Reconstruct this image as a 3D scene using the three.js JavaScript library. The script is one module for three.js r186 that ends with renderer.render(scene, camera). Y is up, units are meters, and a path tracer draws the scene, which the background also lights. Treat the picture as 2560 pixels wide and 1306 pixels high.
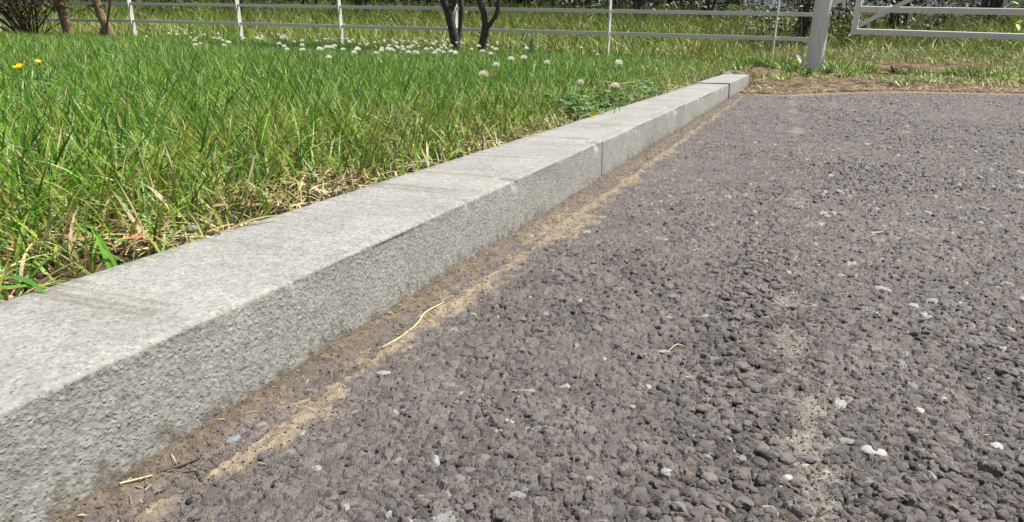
import * as THREE from 'three';
import { mergeGeometries } from 'three/addons/utils/BufferGeometryUtils.js';

// ---------------------------------------------------------------- camera, sky, sun, exposure
const SLOPE = THREE.MathUtils.degToRad(4.69);          // the road falls away from the camera
const SN = Math.sin(SLOPE), CS = Math.cos(SLOPE), TN = Math.tan(SLOPE);
const scene = new THREE.Scene();
const camera = new THREE.PerspectiveCamera(40.37, 2560 / 1306, 0.02, 900);
camera.position.set(0, 0.1992, 0);
camera.rotation.set(THREE.MathUtils.degToRad(-21.54), 0, 0);

const SUN = new THREE.Vector3(0.50, 0.90, -0.27).normalize();
const skyTex = (() => {                                   // summer sky: pale blue air with scattered white cumulus
  const w = 512, h = 256, d = new Float32Array(w * h * 4);
  const hs = (x, y, z) => { let n = Math.imul(x | 0, 374761393) + Math.imul(y | 0, 668265263) + Math.imul(z | 0, 974634533); n = Math.imul(n ^ (n >>> 13), 1274126177); n ^= n >>> 16; return (n >>> 0) / 4294967296; };
  const n3 = (x, y, z) => { const a = Math.floor(x), b = Math.floor(y), c = Math.floor(z), f = t => t * t * (3 - 2 * t), u = f(x - a), v = f(y - b), q = f(z - c), m = (p, r, t) => p + (r - p) * t; return m(m(m(hs(a, b, c), hs(a + 1, b, c), u), m(hs(a, b + 1, c), hs(a + 1, b + 1, c), u), v), m(m(hs(a, b, c + 1), hs(a + 1, b, c + 1), u), m(hs(a, b + 1, c + 1), hs(a + 1, b + 1, c + 1), u), v), q); };
  for (let j = 0; j < h; j++) for (let i = 0; i < w; i++) {
    const el = (j + 0.5) / h * Math.PI - Math.PI / 2, az = (i + 0.5) / w * Math.PI * 2, y = Math.sin(el), x = Math.cos(el) * Math.cos(az), z = Math.cos(el) * Math.sin(az), k = (j * w + i) * 4;
    const t = Math.pow(Math.max(0, y), 0.45), base = [0.62 - 0.44 * t, 0.70 - 0.38 * t, 0.80 - 0.22 * t];
    const px = x / (Math.max(y, 0.02) + 0.25) * 2.2, pz = z / (Math.max(y, 0.02) + 0.25) * 2.2; let f = 0, am = 0.5; for (let o = 0; o < 5; o++) { const q = Math.pow(2.05, o); f += am * n3(px * q + 40, 3 + o * 9, pz * q + 40); am *= 0.5; }
    const c = Math.min(1, Math.max(0, (f - 0.44) / 0.14)) * Math.min(1, Math.max(0, y * 8)), cl = 0.95 - 0.12 * Math.min(1, Math.max(0, (f - 0.6) / 0.2));
    for (let m = 0; m < 3; m++) d[k + m] = y < 0 ? [0.30, 0.32, 0.26][m] : base[m] * (1 - c) + cl * c * [1, 1, 0.99][m];
    d[k + 3] = 1;
  }
  const tx = new THREE.DataTexture(d, w, h, THREE.RGBAFormat, THREE.FloatType); tx.mapping = THREE.EquirectangularReflectionMapping; tx.magFilter = tx.minFilter = THREE.LinearFilter; tx.needsUpdate = true; return tx;
})();
scene.background = skyTex; scene.environment = skyTex;
scene.backgroundIntensity = scene.environmentIntensity = 0.42;
const sun = new THREE.DirectionalLight(new THREE.Color(1, 0.96, 0.88), 5.0);
sun.position.copy(SUN).multiplyScalar(30); sun.target.position.set(0, 0, -4);
sun.castShadow = true; sun.shadow.mapSize.set(4096, 4096); sun.shadow.radius = 1;
Object.assign(sun.shadow.camera, { left: -14, right: 14, top: 14, bottom: -14, near: 1, far: 70 });
scene.add(sun, sun.target);
const renderer = new THREE.WebGLRenderer({ antialias: true });
renderer.toneMapping = THREE.LinearToneMapping;
renderer.toneMappingExposure = 1.45;
renderer.shadowMap.enabled = true;

// ---------------------------------------------------------------- helpers
function rng(seed) { let a = seed >>> 0; return () => { a = (a + 0x6D2B79F5) | 0; let t = Math.imul(a ^ (a >>> 15), 1 | a); t = (t + Math.imul(t ^ (t >>> 7), 61 | t)) ^ t; return ((t ^ (t >>> 14)) >>> 0) / 4294967296; }; }
const hsh = (x, y, k) => { let n = Math.imul(x | 0, 374761393) + Math.imul(y | 0, 668265263) + Math.imul(k | 0, 974634533); n = Math.imul(n ^ (n >>> 13), 1274126177); n ^= n >>> 16; return (n >>> 0) / 4294967296; };
const lerp = (a, b, t) => a + (b - a) * t;
const clamp = (v, a = 0, b = 1) => Math.min(b, Math.max(a, v));
const sstep = (a, b, v) => { const t = clamp((v - a) / (b - a)); return t * t * (3 - 2 * t); };
function vnoise(x, y, k = 0) {
  const xi = Math.floor(x), yi = Math.floor(y); let fx = x - xi, fy = y - yi;
  fx = fx * fx * (3 - 2 * fx); fy = fy * fy * (3 - 2 * fy);
  return lerp(lerp(hsh(xi, yi, k), hsh(xi + 1, yi, k), fx), lerp(hsh(xi, yi + 1, k), hsh(xi + 1, yi + 1, k), fx), fy);
}
function fbm(x, y, oct = 4, k = 0) { let s = 0, a = 0.5, t = 0; for (let i = 0; i < oct; i++) { s += a * vnoise(x, y, k + i * 17); t += a; a *= 0.5; x = x * 2.03 + 11.3; y = y * 2.03 + 7.7; } return s / t; }
const W = { f1: 0, f2: 0, id: 0, cx: 0, cy: 0 };
function worley(x, y, k) {                                 // distance to the nearest two cell points and the nearest cell's own number
  const xi = Math.floor(x), yi = Math.floor(y); let f1 = 9, f2 = 9, id = 0;
  for (let j = -1; j <= 1; j++) for (let i = -1; i <= 1; i++) {
    const a = xi + i, b = yi + j, dx = a + 0.08 + 0.84 * hsh(a, b, k) - x, dy = b + 0.08 + 0.84 * hsh(a, b, k + 1) - y, d = Math.sqrt(dx * dx + dy * dy);
    if (d < f1) { f2 = f1; f1 = d; id = hsh(a, b, k + 2); W.cx = dx; W.cy = dy; } else if (d < f2) f2 = d;
  }
  W.f1 = f1; W.f2 = f2; W.id = id; return W;
}
const V = (x, y, z) => new THREE.Vector3(x, y, z);
const rgb = (r, g, b) => new THREE.Color().setRGB(r, g, b);
// road-plane coordinates: X to the right, Y up from the road, G metres down the road
const PW = (X, Y, G) => V(X, Y * CS - G * SN, -Y * SN - G * CS);
const used = {};
const numbered = n => { used[n] = (used[n] || 0) + 1; return used[n] === 1 ? n : n + '_' + String(used[n] - 1).padStart(3, '0'); };
function sh(o) { o.traverse(c => { if (c.isMesh) { c.castShadow = true; c.receiveShadow = true; } }); return o; }
function mesh(name, g, m, parent) { const o = new THREE.Mesh(g, m); o.name = name; o.castShadow = o.receiveShadow = true; if (parent) parent.add(o); return o; }
function tag(o, label, category, group, kind) { o.userData.label = label; if (category) o.userData.category = category; if (group) o.userData.group = group; if (kind) o.userData.kind = kind; return o; }
function top(o, label, category, group, kind) { o.name = numbered(o.name); scene.add(o); sh(o); return tag(o, label, category, group, kind); }
function grp(name, p) { const g = new THREE.Group(); g.name = name; if (p) g.position.copy(p); return g; }
function grid(nu, nv, fn, uvs = true) {                    // fn(i, j) -> {p: Vector3, u, v, c: [r,g,b]}
  const P = new Float32Array(nu * nv * 3), UV = new Float32Array(nu * nv * 2), C = new Float32Array(nu * nv * 3), I = new Uint32Array((nu - 1) * (nv - 1) * 6); let col = false;
  for (let j = 0; j < nv; j++) for (let i = 0; i < nu; i++) {
    const q = fn(i, j), k = j * nu + i; P[k * 3] = q.p.x; P[k * 3 + 1] = q.p.y; P[k * 3 + 2] = q.p.z; UV[k * 2] = q.u; UV[k * 2 + 1] = q.v;
    if (q.c) { col = true; C[k * 3] = q.c[0]; C[k * 3 + 1] = q.c[1]; C[k * 3 + 2] = q.c[2]; }
  }
  let n = 0;
  for (let j = 0; j < nv - 1; j++) for (let i = 0; i < nu - 1; i++) { const a = j * nu + i, b = a + 1, c = a + nu, d = c + 1; I[n++] = a; I[n++] = b; I[n++] = c; I[n++] = b; I[n++] = d; I[n++] = c; }
  const g = new THREE.BufferGeometry(); g.setAttribute('position', new THREE.BufferAttribute(P, 3)); g.setAttribute('uv', new THREE.BufferAttribute(UV, 2));
  if (col) g.setAttribute('color', new THREE.BufferAttribute(C, 3));
  g.setIndex(new THREE.BufferAttribute(I, 1)); g.computeVertexNormals(); return g;
}
function sweep(pts, radii, sides = 8, rough = 0, seed = 1) { // tapered round limb through points
  const c = pts.length > 2 ? new THREE.CatmullRomCurve3(pts) : new THREE.LineCurve3(pts[0], pts[1]), n = Math.max(3, pts.length * 4), fr = c.computeFrenetFrames(n, false), r = rng(seed);
  return grid(sides + 1, n + 1, (i, j) => {
    const t = j / n, a = (i % sides) / sides * Math.PI * 2, k = t * (radii.length - 1), k0 = Math.min(radii.length - 2, Math.floor(k)), rad = lerp(radii[k0], radii[k0 + 1], k - k0) * (1 + rough * (fbm(Math.cos(a) * 2 + 9, t * 14 + Math.sin(a) * 2, 3, seed) - 0.5));
    const p = c.getPoint(t).addScaledVector(fr.normals[j], Math.cos(a) * rad).addScaledVector(fr.binormals[j], Math.sin(a) * rad);
    return { p, u: i / sides * rad * 6.3, v: t * c.getLength() };
  });
}
function tex(n, fn, srgb, rep = 1) {                       // square repeating texture, fn(u, v) -> [r,g,b] 0..1
  const d = new Uint8Array(n * n * 4);
  for (let y = 0; y < n; y++) for (let x = 0; x < n; x++) { const c = fn(x / n, y / n, x, y), k = (y * n + x) * 4; d[k] = clamp(c[0]) * 255; d[k + 1] = clamp(c[1]) * 255; d[k + 2] = clamp(c[2]) * 255; d[k + 3] = 255; }
  const t = new THREE.DataTexture(d, n, n); t.wrapS = t.wrapT = THREE.RepeatWrapping; t.magFilter = THREE.LinearFilter; t.minFilter = THREE.LinearMipmapLinearFilter; t.generateMipmaps = true; t.repeat.set(rep, rep); if (srgb) t.colorSpace = THREE.SRGBColorSpace; t.needsUpdate = true; return t;
}
function wrapNoise(per, k, oct = 3) {                      // tileable value noise, `per` cells across the tile
  return (u, v) => { let s = 0, a = 0.5, t = 0, p = per; for (let o = 0; o < oct; o++) {
    const x = u * p, y = v * p, xi = Math.floor(x), yi = Math.floor(y); let fx = x - xi, fy = y - yi; fx = fx * fx * (3 - 2 * fx); fy = fy * fy * (3 - 2 * fy);
    const h = (i, j) => hsh(((i % p) + p) % p, ((j % p) + p) % p, k + o * 31);
    s += a * lerp(lerp(h(xi, yi), h(xi + 1, yi), fx), lerp(h(xi, yi + 1), h(xi + 1, yi + 1), fx), fy); t += a; a *= 0.5; p *= 2; } return s / t; };
}
const std = o => new THREE.MeshStandardMaterial(o);

// ---------------------------------------------------------------- lie of the land
const KX0 = -0.2946, KM = 0.4061, KA = Math.atan(KM), KC = Math.cos(KA), KS = Math.sin(KA);   // kerb front line: X = KX0 + KM * G
const perpOf = (X, G) => (KX0 + KM * G - X) * KC;          // metres behind the kerb's front face
const smax = (a, b, k = 0.04) => 0.5 * (a + b + Math.sqrt((a - b) * (a - b) + k * k * 0.25));
const KT = (t, d) => [KX0 + t * KS - d * KC, t * KC + d * KS];     // along the kerb t, behind it d -> X, G
function lawnY(x, z) { const G = -z / CS, d = perpOf(x, G); return smax(TN * z + 0.043 + 0.034 * Math.max(0, d - 0.125), -0.45); }
function vergeY(x, z) { const G = -z / CS, d = perpOf(x, G); return smax(TN * z + 0.046 * sstep(-0.28, 0.1, d) * sstep(3.5, 3.8, G), -0.45) + 0.012 * (fbm(x * 6, z * 6, 3, 5) - 0.4) * sstep(3.3, 4.0, G); }
const roadEnd = X => 3.2 + 0.10 * (fbm(X * 2.2, 4.4, 3, 77) - 0.5) + 0.05 * (fbm(X * 11, 1, 3, 78) - 0.5) - 0.12 * sstep(0.25, 0.0, Math.abs(X - 1.15)) + 0.10 * sstep(1.3, 1.75, X) - 0.16 * sstep(1.8, 2.3, X);
const fencePts = [[-7.6, -8.62], [-5.75, -8.36], [-4.03, -7.95], [-2.72, -7.47], [-1.60, -6.98], [-0.49, -6.56], [0.785, -6.02], [1.945, -5.50], [2.2, -5.38]];
function fenceZ(x) { for (let i = 0; i < fencePts.length - 1; i++) if (x < fencePts[i + 1][0]) { const [a, b] = fencePts[i], [c, d] = fencePts[i + 1]; return lerp(b, d, (x - a) / (c - a)); } return -5.38 + (x - 2.2) * 0.6; }
const groundY = (x, z) => { const G = -z / CS; return perpOf(x, G) > 0.1 ? lawnY(x, z) : vergeY(x, z); };

// ---------------------------------------------------------------- materials
function wrapGrains(per, k) {                              // tileable grains: 1 on a grain's crown, 0 in the crevice
  return (u, v) => { const x = u * per, y = v * per, xi = Math.floor(x), yi = Math.floor(y); let f1 = 9, f2 = 9; for (let j = -1; j <= 1; j++) for (let i = -1; i <= 1; i++) { const a = ((xi + i) % per + per) % per, b = ((yi + j) % per + per) % per, dx = xi + i + hsh(a, b, k) - x, dy = yi + j + hsh(a, b, k + 1) - y, d = Math.sqrt(dx * dx + dy * dy); if (d < f1) { f2 = f1; f1 = d; } else if (d < f2) f2 = d; } return clamp((f2 - f1) * 1.6); };
}
function wrapPits(per, k, keep) {                          // tileable round pores of uneven size
  return (u, v) => { const x = u * per, y = v * per, xi = Math.floor(x), yi = Math.floor(y); let m = 0; for (let j = -1; j <= 1; j++) for (let i = -1; i <= 1; i++) { const a = ((xi + i) % per + per) % per, b = ((yi + j) % per + per) % per; if (hsh(a, b, k + 2) > keep) continue; const dx = xi + i + hsh(a, b, k) - x, dy = (yi + j + hsh(a, b, k + 1) - y) * (0.8 + 0.8 * hsh(a, b, k + 4)), r = 0.18 + 0.34 * hsh(a, b, k + 3); m = Math.max(m, clamp((r - Math.sqrt(dx * dx + dy * dy)) / (r * 0.6))); } return m; };
}
const pitA = wrapPits(250, 71, 0.42), pitB = wrapPits(130, 75, 0.30);
const gC = wrapGrains(70, 65);
const nA = wrapNoise(8, 3, 5), nB = wrapNoise(64, 9, 3), nC = wrapNoise(170, 21, 2), nD = wrapNoise(24, 41, 4);
const grainBump = tex(1024, (u, v) => { const a = nB(u, v), b = nC(u, v), p = nD(u, v); const wu = u + 0.010 * (nB(v, u) - 0.5), wv = v + 0.010 * (nB(1 - v, u) - 0.5), h = 0.24 * a + 0.50 * b - 0.20 * pitA(wu, wv) - 0.30 * pitB(wu, wv) * sstep(0.46, 0.58, p) + 0.25; return [h + 0.2, h + 0.2, h + 0.2]; }, false, 1 / 0.32);
const concreteMap = tex(1024, (u, v) => { const a = nC(u, v), b = nA(u, v), s = nB(v, u); let g = 0.80 + 0.10 * (b - 0.5) + 0.20 * (a - 0.5) + 0.10 * (s - 0.5); if (hsh(Math.floor(u * 300), Math.floor(v * 300), 5) > 0.955) g -= 0.15; if (hsh(Math.floor(u * 260), Math.floor(v * 260), 8) > 0.97) g += 0.10; return [g, g * 0.995, g * 0.975]; }, true, 1 / 0.37);
const concreteMat = std({ color: rgb(0.525, 0.525, 0.52), map: concreteMap, roughness: 0.93, bumpMap: grainBump, bumpScale: 0.0012, vertexColors: true });
const asphaltBump = tex(512, (u, v) => { const h = 0.35 * nB(u, v) + 0.3 * nC(u, v) + 0.35 * gC(u, v); return [h, h, h]; }, false, 1 / 0.11);
const asphaltGrain = tex(512, (u, v) => { const g = 0.88 + 0.26 * (nC(u, v) - 0.5) + 0.16 * (nB(v, u) - 0.5); return [g, g, g]; }, true, 1 / 0.11);
const asphaltMat = std({ color: 0xffffff, vertexColors: true, map: asphaltGrain, roughness: 0.74, bumpMap: asphaltBump, bumpScale: 0.0010 });
const soilBump = tex(512, (u, v) => { const h = 0.6 * nD(u, v) + 0.4 * nB(u, v); return [h, h, h]; }, false, 1 / 0.3);
const soilMap = tex(512, (u, v) => { const g = 0.75 + 0.5 * (nD(u, v) - 0.5) + 0.4 * (nC(u, v) - 0.5); return [g, g * 0.97, g * 0.93]; }, true, 1 / 0.27);
const soilMat = std({ color: 0xffffff, vertexColors: true, map: soilMap, roughness: 1, bumpMap: soilBump, bumpScale: 0.006 });
const paintMap = tex(512, (u, v) => { const d = sstep(0.62, 0.74, nD(u, v) * 0.6 + nC(u, v) * 0.4), g = 0.94 - 0.10 * d - 0.05 * nA(u, v); return [g, g * 0.995, g * 0.975]; }, true, 2.2);
const paintMat = std({ color: rgb(0.88, 0.88, 0.86), map: paintMap, roughness: 0.42, bumpMap: soilBump, bumpScale: 0.0004 });
const barkBump = tex(512, (u, v) => { const h = 0.6 * nD(u, v * 0.5) + 0.4 * nB(u, v); return [h, h, h]; }, false, 6);
const barkMap = tex(512, (u, v) => { const g = 0.62 + 0.6 * (nD(u, v) - 0.5) + 0.3 * (nB(u, v) - 0.5); return [g, g * 0.98, g * 0.96]; }, true, 5);
const greyBark = std({ color: rgb(0.20, 0.185, 0.18), map: barkMap, roughness: 0.95, bumpMap: barkBump, bumpScale: 0.004 });
const tanBark = std({ color: rgb(0.72, 0.50, 0.31), map: barkMap, roughness: 0.9, bumpMap: barkBump, bumpScale: 0.004 });
const twigMat = std({ color: rgb(0.13, 0.082, 0.06), roughness: 0.9 });
const leafy = (o = {}) => new THREE.MeshPhysicalMaterial({ color: 0xffffff, roughness: 0.5, transmission: 0.3, thickness: 0, side: THREE.DoubleSide, ...o });
const grassMat = leafy({ roughness: 0.5, transmission: 0.40 });
const strawMat = leafy({ roughness: 0.75, transmission: 0.12 });
const foliageMat = leafy({ roughness: 0.5, transmission: 0.3 });

// ---------------------------------------------------------------- road: displaced aggregate surface
const seamX = G => 0.035 + 0.376 * G;
const _r = { h: 0, c: [0, 0, 0], coarse: 0, fill: 0 };
function roadAt(X, G) {
  const dk = -perpOf(X, G), se = X - seamX(G);
  const wob = fbm(X * 9, G * 9, 3, 200) - 0.5, big = fbm(X * 2.2, G * 2.2, 3, 210);
  const band = Math.exp(-Math.pow((se + 0.040 + 0.03 * wob) / 0.030, 2)) * sstep(1.0, 0.5, G);
  const coarse = clamp(0.44 + 0.65 * band + 0.30 * sstep(0.45, 0.65, fbm(X * 5, G * 5, 3, 220)) * sstep(0.02, 0.1, dk) + 0.12 * sstep(0, 0.05, se) - 0.18 * sstep(0.25, 0.05, dk));
  let h = 0; const sz = 0.0088;
  const wx = X + 0.0055 * (vnoise(X * 150, G * 150, 31) - 0.5), wy = G + 0.0055 * (vnoise(X * 150, G * 150, 32) - 0.5);
  worley(wx / sz, wy / (sz * 0.93), 300);
  let e = clamp((W.f2 - W.f1) / 0.28); const id = W.id, ta = id * 87; const rise = e * (2 - e); let dome = rise * (1 + 0.5 * (W.cx * Math.cos(ta) + W.cy * Math.sin(ta)) + 0.9 * (id - 0.5));
  const A = 0.0008 + 0.0029 * coarse; h += A * (dome - 0.6);
  worley(wx / 0.0037, wy / 0.0037, 330); e = clamp((W.f2 - W.f1) / 0.5); const id2 = W.id; const B = 0.0007 + 0.0003 * coarse; h += B * (e * (2 - e) * (0.6 + 0.8 * id2) - 0.5);
  const mid = fbm(X * 42, G * 30, 3, 341); h += 0.006 * (fbm(X * 3, G * 3, 2, 340) - 0.5) + (0.0012 + 0.0035 * sstep(0.8, 2.2, G)) * (mid - 0.5);
  // material colour of binder and stones
  const bare = sstep(0.55, 0.9, fbm(X * 4 + 3, G * 4, 3, 350) + 0.22 * sstep(-0.02, 0.06, se));
  let L = 0.144 * (0.80 + 0.42 * id) * (0.86 + 0.28 * id2) * (0.92 + 0.2 * big) * (0.78 + 0.44 * mid);
  let r = L * 1.07, g = L * 0.935, b = L * 0.885;
  if (id > 0.995 - 0.012 * bare - 0.008 * sstep(0, 0.03, se) && hsh(id * 1e6, 3, 9) > 0.35) { const q = 0.24 + 0.22 * hsh(id * 1e6, 4, 9); r = q; g = q * 0.97; b = q * 0.94; }
  else if (id2 > 0.992 - 0.01 * bare) { const q = 0.27 + 0.25 * hsh(id2 * 1e6, 5, 9); r = q; g = q * 0.98; b = q * 0.94; }
  // sand and dust that lies in the gutter and along the seam, with its own ragged outline
  const n1 = fbm(X * 34, G * 34, 4, 360), n2 = fbm(X * 120, G * 120, 3, 370), n3 = fbm(X * 7, G * 7, 3, 375);
  const line = Math.exp(-Math.pow((dk - 0.033 - 0.016 * wob) / 0.0062, 2)), soilW = sstep(0.019, 0.003, dk - 0.014 * (n1 - 0.5));
  const patch = Math.exp(-(Math.pow((X - 0.060) / 0.055, 2) + Math.pow((G - 0.775) / 0.07, 2))) * sstep(0.09, 0.04, dk);
  const gut = sstep(0.58, 0.80, n1 * 0.65 + n2 * 0.45 + 0.37 * line * (0.20 + 1.1 * n3) + 0.60 * patch + 0.05 * sstep(0.07, 0.02, dk) - 0.60 * sstep(0.045, 0.11, dk));
  const se2 = se - 0.030 * wob - 0.02 * (fbm(G * 6, 2, 3, 380) - 0.5), sl = Math.exp(-Math.pow(se2 / (0.005 + 0.022 * n3 + 0.006 * G), 2));
  const dust = sstep(0.62, 0.90, n1 * 0.6 + n2 * 0.45 + 0.80 * sl * (0.34 + 0.95 * n3) - 0.42);
  const endD = sstep(0.55, 0.8, n1 * 0.7 + n2 * 0.3 + 0.72 * sstep(0.28, 0.02, roadEnd(X) - G) - 0.30);
  const dirt = sstep(0.42, 0.66, n2 * 0.55 + n1 * 0.35 + 0.42 * soilW);
  const mixc = (k, R, Gc, B_) => { r = lerp(r, R, k); g = lerp(g, Gc, k); b = lerp(b, B_, k); };
  const gv = 0.62 + 0.76 * id2;
  mixc(clamp(gut) * 0.82, 0.335 * gv, 0.262 * gv, 0.180 * gv);
  mixc(sstep(0.44, 0.62, n2 * 0.6 + n1 * 0.4 + 0.1 * n3) * sstep(0.065, 0.02, dk) * (1 - gut) * 0.4, 0.185 * gv, 0.140 * gv, 0.098 * gv);
  mixc(dirt * sstep(0.030, 0.012, dk) * 0.8, 0.150 * gv, 0.115 * gv, 0.080 * gv);
  mixc(dust * 0.55, 0.320 * gv, 0.288 * gv, 0.250 * gv);
  mixc(endD * 0.8, 0.34 * gv, 0.25 * gv, 0.16 * gv);
  const fill = clamp(Math.max(gut, dirt * soilW, endD, dust * 0.8));
  h = lerp(h, 0.0008 + 0.0010 * n2 + 0.0005 * id2, fill * 0.72) + 0.006 * soilW * (0.3 + 0.9 * n1) + 0.0022 * line * gut;
  _r.h = h; _r.coarse = coarse; _r.fill = fill; _r.c[0] = r; _r.c[1] = g; _r.c[2] = b; return _r;
}
const road = grp('road');
{
  const nu = 760, nv = 860, G0 = 0.17, G1 = 3.46, k = Math.log(G1 / G0);
  const g = grid(nu, nv, (i, j) => {
    const G = G0 * Math.exp(k * j / (nv - 1)), xl = KX0 + KM * G - 0.012, xr = 0.86 * G + 0.26, X = lerp(xl, xr, i / (nu - 1));
    const q = roadAt(X, G); let y = q.h; const over = G - roadEnd(X); if (over > 0) y -= Math.min(0.05, over * 0.5);
    return { p: PW(X, y, G), u: X, v: G, c: q.c };
  });
  mesh('asphalt_surface', g, asphaltMat, road);
  // the same surfacing carried on to the right and back behind the camera, in larger steps
  const coarse = (nu2, nv2, f) => grid(nu2, nv2, (i, j) => { const [X, G] = f(i / (nu2 - 1), j / (nv2 - 1)); const q = roadAt(X, G); return { p: PW(X, q.h * 0.6 - 0.001 - (G > roadEnd(X) ? 0.05 : 0), G), u: X, v: G, c: q.c.slice() }; });
  mesh('asphalt_surface', coarse(220, 240, (a, b) => { const G = G0 * Math.exp(k * b), x0 = 0.86 * G + 0.26; return [lerp(x0, 7, a * a), G]; }), asphaltMat, road);
  mesh('asphalt_surface', coarse(260, 120, (a, b) => { const G = lerp(-5, G0, 1 - Math.pow(1 - b, 2)), x0 = KX0 + KM * G - 0.012; return [lerp(x0, 7, a * a), G]; }), asphaltMat, road);
}
// separate stones standing proud of the binder
{
  const r = rng(71), shapes = [];
  for (let v = 0; v < 7; v++) {
    const g = new THREE.IcosahedronGeometry(1, 1), p = g.attributes.position, ax = 0.8 + 0.5 * r(), az = 0.7 + 0.4 * r();
    for (let i = 0; i < p.count; i++) { const x = p.getX(i), y = p.getY(i), z = p.getZ(i), n = 0.80 + 0.5 * (fbm(x * 1.3 + v * 9 + 20, y * 1.3 + z * 1.7 + 20, 3, v) - 0.5) + 0.10 * (fbm(x * 5 + 30, y * 4 + z * 5 + 30, 2, v + 3) - 0.5); p.setXYZ(i, x * n * ax, Math.max(-0.4, y * n * 0.62), z * n * az); }
    g.computeVertexNormals(); shapes.push(g);
  }
  const mats = [[0.155, 0.138, 0.133], [0.17, 0.153, 0.147], [0.145, 0.13, 0.126], [0.19, 0.172, 0.163], [0.27, 0.255, 0.24], [0.40, 0.39, 0.365]].map(c => std({ color: rgb(...c), roughness: 0.9, flatShading: true }));
  const put = (X, G, s, m) => { const o = mesh('stone', shapes[Math.floor(r() * 7)], mats[m], road); o.position.copy(PW(X, roadAt(X, G).h - s * (m === 5 ? 0.13 : 0.20), G)); o.rotation.set(-SLOPE + (r() - 0.5) * 0.35, r() * 6.28, (r() - 0.5) * 0.35); o.scale.set(s * 0.56, s * 0.5, s * 0.56); return o; };
  const pale = [[0.182, 0.297, 0.0108], [0.249, 0.306, 0.0104], [0.117, 0.269, 0.0062], [0.255, 0.336, 0.0070], [0.202, 0.337, 0.0058], [0.230, 0.343, 0.0085], [0.130, 0.274, 0.0060], [0.125, 0.271, 0.0034], [0.143, 0.286, 0.0055], [0.296, 0.383, 0.0074], [0.251, 0.356, 0.0047], [0.203, 0.292, 0.0032]];
  for (const [X, G, s] of pale) { const o = put(X, G, s, 5); o.scale.y *= 0.7; }
  for (const [X, G, s] of [[0.158, 0.302, 0.0095], [0.305, 0.473, 0.0133], [0.158, 0.340, 0.0088], [0.221, 0.390, 0.0091]]) put(X, G, s, 4);
  for (const [X, G, s] of [[0.154, 0.356, 0.0095], [0.096, 0.312, 0.0095]]) put(X, G, s, 3);
  let n = 0; while (n < 270) {
    const G = 0.25 + 0.95 * Math.pow(r(), 1.7), se = -0.035 + 0.05 * (r() + r() + r() - 1.5) * 1.3, any = r() < 0.4;
    const X = any ? lerp(KX0 + KM * G + 0.06, 0.75 * G + 0.05, r()) : seamX(G) + se; if (X > 0.8 * G + 0.05) continue;
    put(X, G, 0.0055 + 0.0055 * r() * r() + 0.0012 * G, r() < 0.03 ? 4 : Math.floor(r() * 4)); n++;
  }
}
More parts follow.
